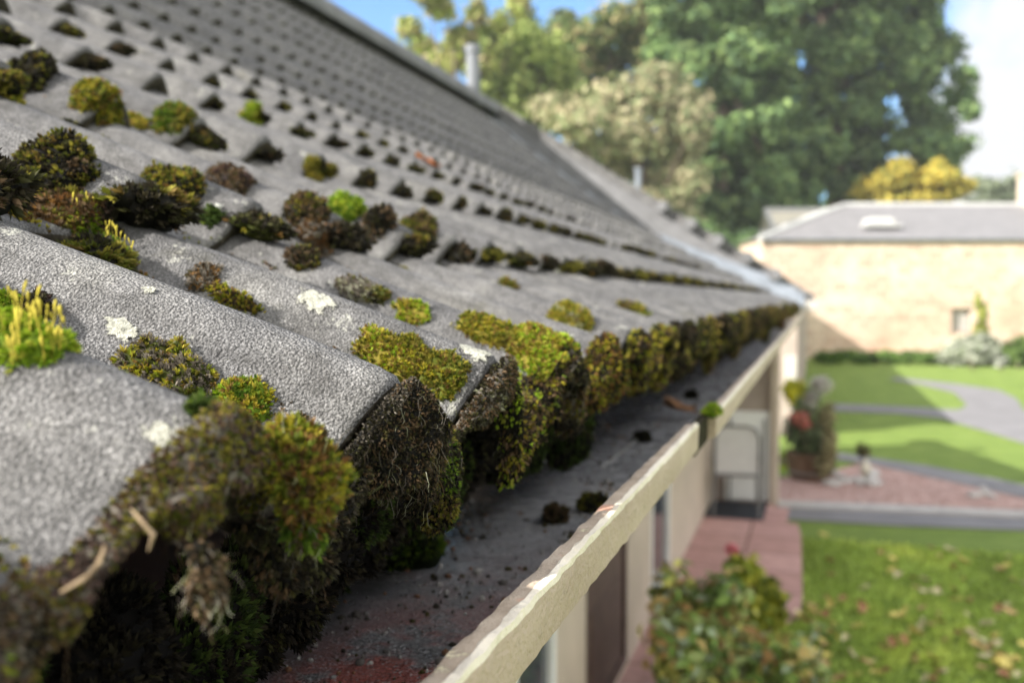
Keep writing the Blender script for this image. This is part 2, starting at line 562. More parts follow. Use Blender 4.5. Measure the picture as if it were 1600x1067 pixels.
def build_courses():
    ys = np.concatenate([np.arange(Y_START, 1.9, PITCH_Y / 22), np.arange(1.9, Y_END, PITCH_Y / 12)])
    tile = np.floor((ys - Y0 + PITCH_Y * 0.5) / (2 * PITCH_Y)).astype(int)
    tile -= tile.min()
    frac = ((ys - Y0 + PITCH_Y * 0.5) / (2 * PITCH_Y)) % 1.0
    Vs, Fs, mi, base = [], [], [], 0
    pts = ROW + [RIDGE]
    for n in range(len(ROW)):
        A = np.array(pts[n]); B = np.array(pts[n + 1])
        d = B - A; L = np.linalg.norm(d); d /= L
        nrm = np.array([-d[1], d[0]])
        if nrm[1] < 0: nrm = -nrm
        lift = LIFT if n < 8 else LIFT * 0.9
        if n == len(ROW) - 1: lift = 0.02
        r = roll(ys)
        tl = rng.normal(0, 0.0016, tile.max() + 1)[tile]          # each tile sits a little differently
        ts = rng.normal(0, 0.0035, tile.max() + 1)[tile]
        skew = rng.normal(0, 0.004, tile.max() + 1)[tile] * (frac - 0.5)
        chip = np.array([noise.noise(Vector((y * 38, n * 7.3, 0))) + 0.6 * noise.noise(Vector((y * 120, n * 3.1, 5))) for y in ys])
        lapj = np.where(frac < 0.045, 0.0035, 0.0)                 # the lap where two tiles meet
        nv = 13 if n < 3 else 6
        rows = []
        # under side, butt face, then the weathered top
        th = 0.017
        prof = [(0.10, -th, True), (0.004, -th, True), (0.0, -th * 0.55, True), (0.0005, -0.0035, True), (0.004, -0.0006, False), (0.010, 0.0, False)]
        vv = list(np.linspace(0.05, 1.0, nv)) + [1.0 + 0.05 / L]
        for s_, o_, _ in prof:
            v = s_ / L
            h0 = -ROLLH + r * ROLLH
            h1 = -(ROLLH + 0.012) + r * (ROLLH + 0.012 - lift)
            fill = 1.0 if n == 0 else 1.0 + 0.80 * np.clip((r - 0.15) * 3, 0, 1)   # roll ends are packed with mortar and dead moss
            h = h0 * (1 - v) + h1 * v + o_ * fill + tl + lapj
            rows.append((s_ + ts + skew + chip * 0.0022, h))
        for v in vv:
            h0 = -ROLLH + r * ROLLH
            h1 = -(ROLLH + 0.012) + r * (ROLLH + 0.012 - lift)
            wob = 0.0009 * np.sin(ys * 31 + n * 2.1 + v * 5)
            h = h0 * (1 - v) + h1 * v + tl * (1 - v) + lapj + wob
            rows.append((v * L + (ts + skew) * (1 - v), h))
        for s_, h in rows:
            X = A[0] + d[0] * s_ + nrm[0] * h
            Z = A[1] + d[1] * s_ + nrm[1] * h
            Vs.append(np.stack([X, ys, Z], 1))
        m, q = len(ys), len(rows)
        ii, jj = np.meshgrid(np.arange(q - 1), np.arange(m - 1), indexing='ij')
        a = base + ii * m + jj
        Fs.append(np.stack([a, a + m, a + m + 1, a + 1], -1).reshape(-1, 4)[:, ::-1])
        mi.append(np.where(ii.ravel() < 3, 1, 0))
        base += m * q
    return np.concatenate(Vs), np.concatenate(Fs), np.concatenate(mi)

house = empty('terraced_house', (-1.12, 5.0, 0), 'low beige house whose mossy grey tiled roof and concrete gutter fill the foreground', 'house')
rv, rf, rm = build_courses()
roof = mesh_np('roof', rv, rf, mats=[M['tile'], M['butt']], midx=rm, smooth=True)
keep(roof, house)
roof_bvh = BVHTree.FromPolygons([tuple(map(float, v)) for v in rv], [tuple(map(int, f)) for f in rf])

# boards under the tiles, rear slope and ridge
mb = MB()
x_e, z_e = ROW[0]
x_r, z_r = RIDGE
rear = 2 * x_r - x_e
mb.add([(x_r, Y_START, z_r - 0.02), (x_r, Y_END + .8, z_r - 0.02), (rear, Y_END + .8, H - 0.35), (rear, Y_START, H - 0.35)], [(0, 1, 2, 3)])
o = mb.build('rear_slope', M['tile']); keep(o, house)
mb = MB()
prev = None
low = [(-0.42, H - 0.20), (-0.43, ROW[1][1] - 0.11)] + [(x - 0.02, z - 0.095) for x, z in ROW[2:]] + [(x_r, z_r - 0.095)]
V = []
for x, z in low: V += [(x, Y_START, z), (x, Y_END, z)]
F = [(2 * i, 2 * i + 1, 2 * i + 3, 2 * i + 2) for i in range(len(low) - 1)]
mb.add(V, F)
o = mb.build('roof_boards', M['brownwood']); keep(o, house)

rd = []
yy = Y_START
k = 0
mb = MB()
while yy < Y_END + 0.85:
    ln = 0.45
    V, F = [], []
    nseg = 10
    for e, y in enumerate((yy, yy + ln + 0.02)):
        rr = 0.20 + (0.008 if e == 0 else 0.0)
        for i in range(nseg + 1):
            a = math.radians(-12 + 204 * i / nseg)
            V.append((x_r - rr * math.cos(a) * 1.05, y, z_r - 0.075 + rr * 0.78 * math.sin(a)))
        for i in range(nseg + 1):
            a = math.radians(-12 + 204 * i / nseg)
            V.append((x_r - (rr - .015) * math.cos(a) * 1.05, y, z_r - 0.075 + (rr - .015) * 0.78 * math.sin(a)))
    q = nseg + 1
    for i in range(nseg):
        F += [(i, i + 1, 2 * q + i + 1, 2 * q + i), (q + i + 1, q + i, 3 * q + i, 3 * q + i + 1), (i + 1, i, q + i, q + i + 1)]
    mb.add(V, F)
    yy += ln
ridge = mb.build('ridge', M['ridge'], smooth=False)
keep(ridge, house)
# soil pipe through the ridge
P = at(733, 120, 10.75)
mb = MB()
mb.lathe([(0.075, -0.35), (0.075, 0.33), (0.088, 0.34), (0.088, 0.42), (0.06, 0.43)], (x_r + 0.05, P[1], z_r + 0.15), 16)
o = mb.build('vent_pipe', M['pipe'], smooth=False); keep(o, house)

# ------------------------------------------------------------------ gutter
ZT = 0.135
GX_IN, GX_OUT = -0.9876 * ZT, -0.8743 * ZT
def gutter_block(y0, y1, dx, dz, chips):
    zt = H - ZT + dz
    prof = [  # (x, z, material) going from the wall over the floor, up the inner side, over the rim, down the outer side
        (-0.44, H - 0.165, 0), (-0.425, H - 0.215, 0), (-0.40, H - 0.232, 0), (-0.34, H - 0.236, 0), (-0.27, H - 0.236, 0), (-0.20, H - 0.232, 0), (-0.165, H - 0.218, 0),
        (GX_IN + dx - 0.004, zt - 0.030, 0), (GX_IN + dx - 0.0005, zt - 0.004, 1), (GX_IN + dx + 0.0015, zt - 0.0006, 1), (GX_IN + dx + 0.004, zt, 1), (GX_IN + dx + 0.008, zt + 0.0004, 1),
        (GX_OUT + dx - 0.0050, zt + 0.0004, 2), (GX_OUT + dx - 0.0036, zt + 0.0016, 2), (GX_OUT + dx - 0.0004, zt + 0.0010, 2), (GX_OUT + dx + 0.0002, zt - 0.0020, 3),
        (GX_OUT + dx + 0.0002, zt - 0.015, 3), (GX_OUT + dx, zt - 0.0262, 3), (GX_OUT + dx - 0.004, zt - 0.0275, 3), (GX_OUT + dx - 0.020, zt - 0.034, 3), (GX_OUT + dx - 0.085, zt - 0.125, 3), (-0.27, H - 0.30, 3), (-0.44, H - 0.30, 3), (-0.44, H - 0.165, 3)]
    ys = np.concatenate([np.arange(y0, min(y1, 2.0), 0.006), np.arange(max(y0, 2.0), y1, 0.05), [y1]]) if y0 < 2 else np.arange(y0, y1 + .01, .05)
    ys = np.unique(ys)
    V = []
    for j, (x, z, m) in enumerate(prof):
        lip = 8 <= j <= 18
        for y in ys:
            w = 0.0022 * noise.noise(Vector((y * 2.2, 0.3, chips)))
            a = noise.noise(Vector((y * 55, j * 0.9, chips))) * 0.0011 + noise.noise(Vector((y * 190, j * 2.1, chips))) * 0.0006
            b = noise.noise(Vector((y * 60, j * 1.3 + 9, chips))) * 0.0012
            if m == 0:
                a += 0.0022 * noise.noise(Vector((y * 14, j * 0.8, chips + 3)))
            if 15 <= j <= 18: a *= 0.3
            if j in (12, 11):
                b += 0.0012 * noise.noise(Vector((y * 42, 4.4, chips))) + 0.0012 * noise.noise(Vector((y * 120, 7.7, chips)))
            if j in (9, 8):
                a -= 0.0015 * max(0, noise.noise(Vector((y * 30, 1.4, chips))))
            if j in (18, 17):
                b += 0.0004 * noise.noise(Vector((y * 70, 2.2, chips)))
            V.append((x + w + (b if lip else 0), y, z + a + w * 0.5))
    m_, q = len(ys), len(prof)
    ii, jj = np.meshgrid(np.arange(q - 1), np.arange(m_ - 1), indexing='ij')
    a = ii * m_ + jj
    F = np.stack([a, a + 1, a + m_ + 1, a + m_], -1).reshape(-1, 4)[:, ::-1]
    pm = np.array([p[2] for p in prof])
    mi = np.maximum(pm[:-1], 0)[ii.ravel()]
    F = [tuple(f) for f in F]
    mi = list(mi)
    F.append(tuple(i * m_ for i in range(q - 1)))
    F.append(tuple(i * m_ + m_ - 1 for i in range(q - 1))[::-1])
    mi += [3, 3]
    return V, F, mi
JOINT = 1.03
gut_all_v, gut_all_f = [], []
for (y0, y1, dx, dz, ch) in ((-0.6, JOINT, 0, 0, 1.0), (JOINT + 0.115, 10.55, 0.007, -0.003, 5.0)):
    V, F, mi = gutter_block(y0, y1, dx, dz, ch)
    b = len(gut_all_v)
    gut_all_v += V; gut_all_f += [tuple(int(i) + b for i in f) for f in F]
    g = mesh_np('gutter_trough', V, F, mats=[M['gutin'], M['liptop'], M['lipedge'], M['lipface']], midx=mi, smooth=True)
    g.data.set_sharp_from_angle(angle=math.radians(32))
    keep(g, house)
gut_bvh = BVHTree.FromPolygons(gut_all_v, gut_all_f)
# dark mortar packed into the joint
mb = MB()
mb.box((-0.126, JOINT + 0.058, H - 0.154), (0.011, 0.125, 0.032), bev=0.003)
o = mb.build('gutter_joint', M['dead']); keep(o, house)
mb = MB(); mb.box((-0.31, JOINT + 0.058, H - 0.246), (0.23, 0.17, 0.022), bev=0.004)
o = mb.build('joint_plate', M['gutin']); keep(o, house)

# ------------------------------------------------------------------ the walls below the eaves
WX = -1.12
def wy(px):
    "where along the house wall a picture column falls"
    d = ray(px, 700)
    return EYE[1] + d[1] * (WX / d[0])
mb = MB()
yw0, yw1 = -0.6, 11.3
openings = [(wy(800), wy(868), 0.15, 2.0, 'window'), (wy(917), wy(980), 0.05, 2.0, 'door'), (wy(1018), wy(1047), 0.10, 1.95, 'window')]
cur = yw0
for (a, b, z0, z1, kd) in openings:
    mb.box((WX - 0.1, (cur + a) / 2, H / 2 - 0.1), (0.2, a - cur, H - 0.2))
    mb.box((WX - 0.1, (a + b) / 2, (z1 + H - 0.2) / 2), (0.2, b - a, H - 0.2 - z1))
    if z0 > 0: mb.box((WX - 0.1, (a + b) / 2, z0 / 2), (0.2, b - a, z0))
    cur = b
mb.box((WX - 0.1, (cur + yw1) / 2, H / 2 - 0.1), (0.2, yw1 - cur, H - 0.2))
o = mb.build('wall', M['harl']); keep(o, house)
for (a, b, z0, z1, kd) in openings:
    m1 = MB()
    w = 0.06
    for c, s in (((a + w / 2), w), ((b - w / 2), w)):
        m1.box((WX - 0.03, c, (z0 + z1) / 2), (0.07, s, z1 - z0))
    m1.box((WX - 0.03, (a + b) / 2, z1 - w / 2), (0.068, b - a - 2 * w, w))
    m1.box((WX - 0.03, (a + b) / 2, z0 + w / 2), (0.068, b - a - 2 * w, w))
    if kd == 'door':
        fr = m1.build('door', M['brownwood']); keep(fr, house)
        m2 = MB()
        m2.box((WX - 0.035, (a + b) / 2, (z0 + z1) / 2), (0.04, b - a - 2 * w, z1 - z0 - 2 * w))
        for zz in (0.45, 1.05, 1.65):
            m2.box((WX - 0.012, (a + b) / 2, zz), (0.012, b - a - 0.32, 0.4), bev=0.004)
        d2 = m2.build('door_panel', M['brownwood'], fr)
        m3 = MB(); m3.tube([(WX - 0.03, b - 0.16, 1.05), (WX + 0.03, b - 0.16, 1.05), (WX + 0.03, b - 0.26, 1.05)], 0.009)
        m3.build('handle', M['frame'], fr)
    else:
        fr = m1.build('window', M['white']); keep(fr, house)
        m2 = MB(); m2.box((WX - 0.025, (a + b) / 2, (z0 + z1) / 2), (0.012, b - a - 2 * w, z1 - z0 - 2 * w))
        m2.build('pane', M['glass'], fr)
        m3 = MB(); m3.box((WX + 0.02, (a + b) / 2, z0 - 0.025), (0.16, b - a + 0.1, 0.05), bev=0.006)
        m3.build('sill', M['harl'], fr)
# soffit between wall and gutter
mb = MB(); mb.box(((WX - 0.44) / 2 - 0.1, (Y_START + Y_END) / 2, H - 0.27), (abs(WX + 0.44) + 0.2, Y_END - Y_START, 0.03))
o = mb.build('soffit', M['harl']); keep(o, house)
# cross wall that closes the porch, its corner post lit from the side
mb = MB(); mb.box(((WX - 0.475) / 2, 11.3, 1.06), (abs(WX + 0.475), 0.2, 2.12))
o = mb.build('porch_end_wall', M['taupe']); keep(o, house)
mb = MB(); mb.box((-0.43, 11.27, 1.06), (0.09, 0.30, 2.12), bev=0.008)
o = mb.build('corner_post', M['harl']); keep(o, house)
# end bay: straighter, slightly higher roof beyond a lead gutter
E0 = (-0.02, H + 0.02)
ez = (RIDGE[1] + 0.12 - E0[1]) / (RIDGE[0] - E0[0])
def endpt(t, dz=0.0):
    return (E0[0] + (RIDGE[0] - E0[0]) * t, E0[1] + (RIDGE[1] + 0.12 - E0[1]) * t + dz)
YS0, YS1 = 10.75, 11.45
mb = MB()
V, F = [], []
nn = 26
for i in range(nn):
    t0, t1 = i / nn, (i + 1) / nn
    (xa, za), (xb, zb) = endpt(t0, 0.018), endpt(t1)
    V += [(xa, YS0, za), (xa, YS1, za), (xb, YS0, zb), (xb, YS1, zb), (xa, YS0, za - 0.10), (xa, YS1, za - 0.10), (xb, YS0, zb - 0.10), (xb, YS1, zb - 0.10)]
    b = i * 8
    F += [(b, b + 1, b + 3, b + 2), (b + 4, b + 6, b + 7, b + 5), (b, b + 2, b + 6, b + 4), (b + 1, b + 5, b + 7, b + 3), (b, b + 4, b + 5, b + 1), (b + 2, b + 3, b + 7, b + 6)]
mb.add(V, F)
er = mb.build('end_roof', M['tile']); keep(er, house)
er_p = er
mb = MB()
for (px, py) in ((1035, 365), (1080, 385), (1122, 405), (1168, 428), (1211, 446)):
    t = None
    # each half round tile end sits on the edge of the end bay, found by its picture column
    best = min(np.linspace(0, 1, 2001), key=lambda q: abs(px - (lambda X: CX + FPX * (Rv @ (np.array([endpt(q)[0], YS0, endpt(q)[1]]) - EYE)) / (Fv @ (np.array([endpt(q)[0], YS0, endpt(q)[1]]) - EYE)))(0)))
    x, z = endpt(best)
    mb = MB(); mb.lathe([(0.0, -0.10), (0.062, -0.10), (0.068, -0.06), (0.068, 0.22), (0.0, 0.22)], (x, YS0 - 0.02, z - 0.03), 14, axis=(0, 1, 0))
    o = mb.build('roll_end', M['ridge'], smooth=False); keep(o, house)
# lead upstand where the two roofs meet, and the boarded edge above it
def main_z(x):
    xs = [p[0] for p in ROW] + [RIDGE[0]]; zs = [p[1] for p in ROW] + [RIDGE[1]]
    return float(np.interp(-x, [-q for q in xs], zs))
mb, mb2 = MB(), MB()
V, V2 = [], []
nn = 24
for i in range(nn + 1):
    t = i / nn
    x = -0.12 + (RIDGE[0] + 0.12) * t
    z0 = main_z(x) - 0.05
    zt_ = E0[1] + (x - E0[0]) * ez - 0.03
    zl = max(z0 + 0.02, min(z0 + 0.05 + 0.19 * (1 + x / 1.75), zt_ - 0.015)) if x > -1.75 else z0 + 0.02
    V += [(x, YS0 - 0.16, z0), (x, YS0 - 0.02, zl), (x, YS0 + 0.02, zl)]
    V2 += [(x, YS0 + 0.015, z0), (x, YS0 + 0.015, zt_ - 0.012)]
F = []; F2 = []
for i in range(nn):
    F += [(i * 3, i * 3 + 3, i * 3 + 4, i * 3 + 1), (i * 3 + 1, i * 3 + 4, i * 3 + 5, i * 3 + 2)]
    F2 += [(i * 2, i * 2 + 2, i * 2 + 3, i * 2 + 1)]
mb.add(V, F); mb2.add(V2, F2)
o = mb.build('lead_flashing', M['lead']); keep(o, house)
o = mb2.build('edge_boards', M['ridge']); keep(o, house)
mb = MB(); mb.box((-0.235, 10.70, H - 0.085), (0.52, 0.10, 0.10), bev=0.012)
o = mb.build('end_gutter', M['offwhite'], smooth=False); keep(o, house)
# gable wall beneath the end roof
mb = MB()
V = [(-0.5, 11.35, 2.05), (-0.5, 11.42, 2.05), (RIDGE[0], 11.35, endpt(1)[1] - 0.11), (RIDGE[0], 11.42, endpt(1)[1] - 0.11), (RIDGE[0], 11.35, 2.05), (RIDGE[0], 11.42, 2.05)]
mb.add(V, [(0, 2, 4), (1, 5, 3), (0, 1, 3, 2)])
o = mb.build('gable', M['taupe']); keep(o, house)
# thin vent on the end roof
x, z = endpt(0.62)
P = at(1022, 300, 12.3)
mb = MB(); mb.lathe([(0.035, -0.2), (0.035, 0.22), (0.045, 0.23), (0.045, 0.26)], (P[0], 11.2, H + (465 - 300) / 1494 * 11.6 - 0.02), 12)
o = mb.build('overflow_pipe', M['lead']); keep(o, house)

# neighbouring block that carries the terrace on behind the end roof
nb = empty('neighbouring_house', (-4.0, 22, 0), 'taupe low house just visible beyond the end of the gutter', 'house')
mb = MB()
mb.box((-4.1, 26.5, 1.1), (7.6, 19.0, 2.2))
o = mb.build('wall', M['taupe']); keep(o, nb)
mb = MB()
xl, xr, xm, zr, ze = -8.1, -0.12, -4.1, H + 2.42, H - 0.15
V = [(xr, 16.8, ze), (xr, 36.4, ze), (xm, 16.8, zr), (xm, 36.4, zr), (xl, 16.8, ze), (xl, 36.4, ze)]
mb.add(V, [(0, 1, 3, 2), (2, 3, 5, 4), (0, 2, 4), (1, 5, 3), (0, 4, 5, 1)])
o = mb.build('roof', M['tile']); keep(o, nb)
P = gnd(1236, 620)
mb = MB(); mb.box((-0.40, 17.0 - 0.07, 1.15), (0.20, 0.14, 0.42), bev=0.01)
o = mb.build('meter_box', M['offwhite']); keep(o, nb)

# ------------------------------------------------------------------ moss
def ico(sub):
    bm = bmesh.new()
    bmesh.ops.create_icosphere(bm, subdivisions=sub, radius=1)
    bm.verts.index_update()
    V = np.array([v.co[:] for v in bm.verts])
    F = np.array([[v.index for v in f.verts] for f in bm.faces])
    bm.free()
    return V, F
ICO3, ICO2 = ico(3), ico(2)

def frame_of(n, t=None):
    n = Vector(n).normalized()
    if t is None:
        t = n.orthogonal()
    t = Vector(t)
    t = (t - n * t.dot(n)).normalized()
    b = n.cross(t)
    return np.array(t), np.array(b), np.array(n)

def shoot_mesh(P, N, size, C, leaf=6, open_=0.55, width=0.26, lift=0.0, r=None):
    "small leafy shoots: LEAF pointed leaflets round an axis, at points P along N"
    r = r or rng
    n = len(P)
    N = N / np.maximum(np.linalg.norm(N, axis=1, keepdims=True), 1e-9)
    ref = r.normal(size=(n, 3))
    T = ref - N * np.sum(ref * N, 1, keepdims=True)
    T /= np.linalg.norm(T, axis=1, keepdims=True)
    B = np.cross(N, T)
    s = size * r.uniform(0.55, 1.35, n)
    Vs, Cs = [], []
    for k in range(leaf):
        a = 2 * math.pi * (k + 0.5 * (k % 2)) / leaf + r.uniform(-0.3, 0.3, n)
        o = open_ * r.uniform(0.45, 1.25, n) * (1.0 if k % 2 == 0 else 0.55)
        D = T * np.cos(a)[:, None] + B * np.sin(a)[:, None]
        S = np.cross(N, D)
        h = 1.0 if k % 2 == 0 else 1.2
        base = P + N * (lift * s)[:, None] - N * (0.25 * s)[:, None]
        mid = base + (D * (o * 0.45)[:, None] + N * 0.60 * h) * s[:, None]
        tip = base + (D * o[:, None] + N * (1.15 * h - 0.35 * o)[:, None]) * s[:, None]
        w = (width * s)[:, None]
        Vs.append(np.stack([base, mid + S * w, tip, mid - S * w], 1))
        j = r.uniform(0.8, 1.2, (n, 1))
        c = C * j
        Cs.append(np.stack([c * 0.8, c, c * 1.12, c], 1))
    V = np.stack(Vs, 1).reshape(-1, 3)
    Cc = np.stack(Cs, 1).reshape(-1, 3)
    F = np.arange(len(V)).reshape(-1, 4)
    return V, F, Cc

PAL = {
    'bright': [(.26, .38, .020), (.33, .42, .035), (.20, .32, .02), (.40, .42, .06)],
    'yellow': [(.34, .29, .025), (.27, .27, .02), (.40, .33, .05), (.19, .22, .02), (.22, .14, .04)],
    'olive': [(.13, .14, .018), (.20, .18, .03), (.085, .10, .015), (.16, .11, .03), (.28, .25, .04)],
    'golden': [(.30, .26, .03), (.22, .13, .04), (.17, .20, .02), (.36, .32, .04), (.12, .15, .02)],
    'green': [(.09, .16, .015), (.14, .22, .02), (.06, .11, .012), (.18, .24, .03)],
    'brown': [(.11, .07, .035), (.17, .11, .06), (.065, .045, .025), (.22, .15, .09), (.10, .09, .03)],
    'rust': [(.18, .085, .03), (.11, .065, .03), (.24, .13, .04), (.07, .05, .025)],
    'dark': [(.034, .028, .017), (.050, .043, .024), (.022, .020, .014), (.060, .060, .022)],
    'soot': [(.018, .016, .012), (.028, .024, .016), (.012, .011, .009), (.040, .036, .018)],
    'darkgreen': [(.035, .060, .012), (.055, .09, .016), (.025, .04, .01), (.07, .10, .02)],
    'grey': [(.20, .175, .14), (.14, .12, .095), (.26, .23, .19), (.09, .08, .06)],
    'purple': [(.10, .065, .06), (.15, .095, .08), (.065, .045, .04), (.19, .13, .10)],
    'pale': [(.36, .36, .22), (.30, .30, .14), (.42, .42, .30), (.22, .23, .08)],
}

def pick_cols(P, pals, scale, r, seed):
    "each shoot takes a colour; neighbouring shoots share a tint"
    n = len(P)
    cols = np.empty((n, 3))
    pal = [np.array(PAL[p]) for p in pals]
    for i in range(n):
        v = noise.noise(Vector(P[i] * scale) + Vector((seed, seed * 1.7, 0))) * 0.5 + 0.5
        v = min(max(v + r.normal(0, 0.10), 0), 0.999)
        pp = pal[int(v * len(pal))] if len(pal) > 1 else pal[0]
        cols[i] = pp[r.integers(len(pp))]
    return cols

def blob(sx, sy, sz, T, B, N, c, seed, amp=0.28, sub=3):
    V, F = (ICO3 if sub == 3 else ICO2)
    sc3 = np.array([sx, sy, sz])
    k = np.array([1 + amp * noise.noise(Vector(v * 1.7) + Vector((seed, 0, 0))) + amp * 0.5 * noise.noise(Vector(v * 4.1) + Vector((0, seed, 0))) for v in V])
    L = V * k[:, None] * sc3
    Wd = c + L[:, :1] * T + L[:, 1:2] * B + L[:, 2:3] * N
    nl = V / sc3
    nl /= np.linalg.norm(nl, axis=1, keepdims=True)
    NW = nl[:, :1] * T + nl[:, 1:2] * B + nl[:, 2:3] * N
    return Wd, F, NW, nl

def moss(name, label, c, n, t, size, pals, shoot=0.0026, dens=1.0, cat='moss', group=None, cut=-0.25, leaf=6, open_=0.55,
         droop=0.0, seed=None, width=0.18, sub=3, amp=0.28, fibres=0, stalks=0, lobes=1, colscale=60, maxn=9000, cull=True):
    "one cushion of moss: a lumpy body under a coat of leafy shoots"
    seed = seed if seed is not None else random.uniform(0, 90)
    r = np.random.default_rng(int(seed * 1000) + 3)
    c = np.asarray(c, float)
    T, B, N = frame_of(n, t)
    allV, allF, allC, base = [], [], [], 0
    SP, SN = [], []
    lobes = 1 if lobes == 1 else lobes * 3
    for q in range(lobes):
        if lobes == 1:
            cc, sz = c, size
        elif q == 0:
            cc, sz = c - N * size[2] * 0.12, (size[0] * .8, size[1] * .8, size[2] * .8)
        else:
            a = r.uniform(0, 2 * math.pi)
            rad = math.sqrt(r.uniform(0.15, 1.0)) * 0.78
            cc = c + T * size[0] * rad * math.cos(a) + B * size[1] * rad * math.sin(a) + N * size[2] * (r.uniform(-0.25, 0.45) * (1 - rad))
            f = r.uniform(0.26, 0.48)
            sz = (size[0] * f * r.uniform(.8, 1.2), size[1] * f * r.uniform(.8, 1.2), size[2] * f * r.uniform(.8, 1.25))
        Wd, F, NW, nl = blob(*sz, T, B, N, cc, seed + q * 3.3, amp, sub)
        bc = np.tile(np.array(PAL[pals[0]][2]) * 0.55, (len(Wd), 1)) * r.uniform(0.7, 1.3, (len(Wd), 1))
        allV.append(Wd); allC.append(bc)
        allF.append(np.concatenate([F, F[:, 2:3]], 1) + base); base += len(Wd)
        tri = Wd[F]
        ar = np.linalg.norm(np.cross(tri[:, 1] - tri[:, 0], tri[:, 2] - tri[:, 0]), axis=1) / 2
        fn = NW[F].mean(1)
        okf = (nl[F].mean(1)[:, 2] > cut)
        if cull:                             # shoots on the side nobody can look at are left out
            okf &= ((EYE - tri.mean(1)) * fn).sum(1) > -0.35 * np.linalg.norm(EYE - tri.mean(1), axis=1)
        ar = ar * okf
        if ar.sum() <= 0: continue
        cnt = int(min(maxn, dens * ar.sum() / (shoot * shoot * 0.55)))
        fi = r.choice(len(F), cnt, p=ar / ar.sum())
        b = r.dirichlet((1, 1, 1), cnt)
        p = (tri[fi] * b[:, :, None]).sum(1)
        nn_ = (NW[F[fi]] * b[:, :, None]).sum(1) + r.normal(0, 0.28, (cnt, 3)) + np.array([0, 0, -droop])
        SP.append(p); SN.append(nn_)
    SP = np.concatenate(SP); SN = np.concatenate(SN)
    cols = pick_cols(SP, pals, colscale, r, seed)
    V, F, Cc = shoot_mesh(SP, SN, shoot * 1.25, cols, leaf, open_, width, r=r)
    allV.append(V); allF.append(F + base); allC.append(Cc)
    V = np.concatenate(allV); F = np.concatenate(allF); Cc = np.concatenate(allC)
    # triangles of the body were padded: rebuild them without the doubled corner
    me_o = mesh_mixed(name, V - c, F, M['moss'], Cc)
    me_o.location = c
    tag(me_o, label, cat, group)
    if fibres:
        fv, ff, fc = [], [], []
        for i in range(fibres):
            k = r.integers(len(SP))
            p = SP[k] - c
            d = SN[k] / np.linalg.norm(SN[k]) + r.normal(0, 0.5, 3) + np.array([0.1, -0.1, -0.5])
            d /= np.linalg.norm(d)
            ln = r.uniform(0.004, 0.019) * (size[2] / 0.03 + 0.4)
            w = r.uniform(0.00012, 0.00030)
            pts = [p]
            for s_ in range(5):
                d = d + r.normal(0, 0.38, 3); d /= np.linalg.norm(d)
                pts.append(pts[-1] + d * ln / 5)
            col = np.array(PAL[('grey', 'grey', 'brown', 'pale')[r.integers(4)]][r.integers(3)]) * r.uniform(0.7, 1.5)
            addstrand(fv, ff, fc, pts, w, col)
        o = mesh_np('dead_fibres', np.array(fv), np.array(ff), M['dry'], me_o, col=np.array(fc))
    if stalks:
        fv, ff, fc = [], [], []
        for i in range(stalks):
            k = r.integers(len(SP))
            if SN[k][2] < 0.2 * np.linalg.norm(SN[k]): continue
            p = SP[k] - c
            ln = r.uniform(0.007, 0.013)
            d = np.array([r.normal(0, 0.12), r.normal(0, 0.12), 1.0])
            pts = [p + d * ln * s_ + np.array([0.0008 * math.sin(s_ * 2 + i), 0, 0]) for s_ in (0, .35, .7, .78, .9, 1.0, 1.06)]
            addstrand(fv, ff, fc, pts, [0.00022, .0002, .0002, .0005, .00065, .0005, .0001], np.array((.50, .42, .06)) * r.uniform(.7, 1.2))
        if fv: mesh_np('spore_stalks', np.array(fv), np.array(ff), M['dry'], me_o, col=np.array(fc))
    return me_o

def addstrand(fv, ff, fc, pts, w, col):
    ws = w if isinstance(w, list) else [w * (1 - 0.6 * i / len(pts)) for i in range(len(pts))]
    b = len(fv)
    for i, p in enumerate(pts):
        for k in range(3):
            a = 2.094 * k
            fv.append(p + ws[i] * np.array([math.cos(a), math.sin(a), 0.4 * math.cos(a + 1)]))
            fc.append(col)
    for i in range(len(pts) - 1):
        for k in range(3):
            ff.append((b + i * 3 + k, b + i * 3 + (k + 1) % 3, b + i * 3 + 3 + (k + 1) % 3, b + i * 3 + 3 + k))

def mesh_mixed(name, V, F, mat, col):
    "quads, of which some repeat their last corner (triangles)"
    tri = F[:, 2] == F[:, 3]
    Fq, Ft = F[~tri], F[tri][:, :3]
    me = bpy.data.meshes.new(name)
    me.vertices.add(len(V))
    me.vertices.foreach_set('co', V.astype(np.float32).ravel())
    loops = np.concatenate([Ft.ravel(), Fq.ravel()]).astype(np.int32)
    me.loops.add(len(loops))
    me.loops.foreach_set('vertex_index', loops)
    me.polygons.add(len(Ft) + len(Fq))
    st = np.concatenate([np.arange(len(Ft)) * 3, len(Ft) * 3 + np.arange(len(Fq)) * 4]).astype(np.int32)
    tot = np.concatenate([np.full(len(Ft), 3), np.full(len(Fq), 4)]).astype(np.int32)
    me.polygons.foreach_set('loop_start', st)
    me.polygons.foreach_set('loop_total', tot)
    me.update(calc_edges=True)
    me.materials.append(mat)
    ca = me.color_attributes.new('Col', 'FLOAT_COLOR', 'POINT')
    c4 = np.ones((len(V), 4), dtype=np.float32); c4[:, :3] = col
    ca.data.foreach_set('color', c4.ravel())
    o = bpy.data.objects.new(name, me)
    COL.objects.link(o)
    return o

def hit(px, py, bvh=roof_bvh):
    d = Vector(ray(px, py)).normalized()
    h = bvh.ray_cast(Vector(EYE), d)
    if h[0] is None:
        return None
    n = h[1] if h[1].dot(d) < 0 else -h[1]
    return np.array(h[0]), np.array(n)

UPS = np.array([-0.89, 0, 0.45])            # up the slope

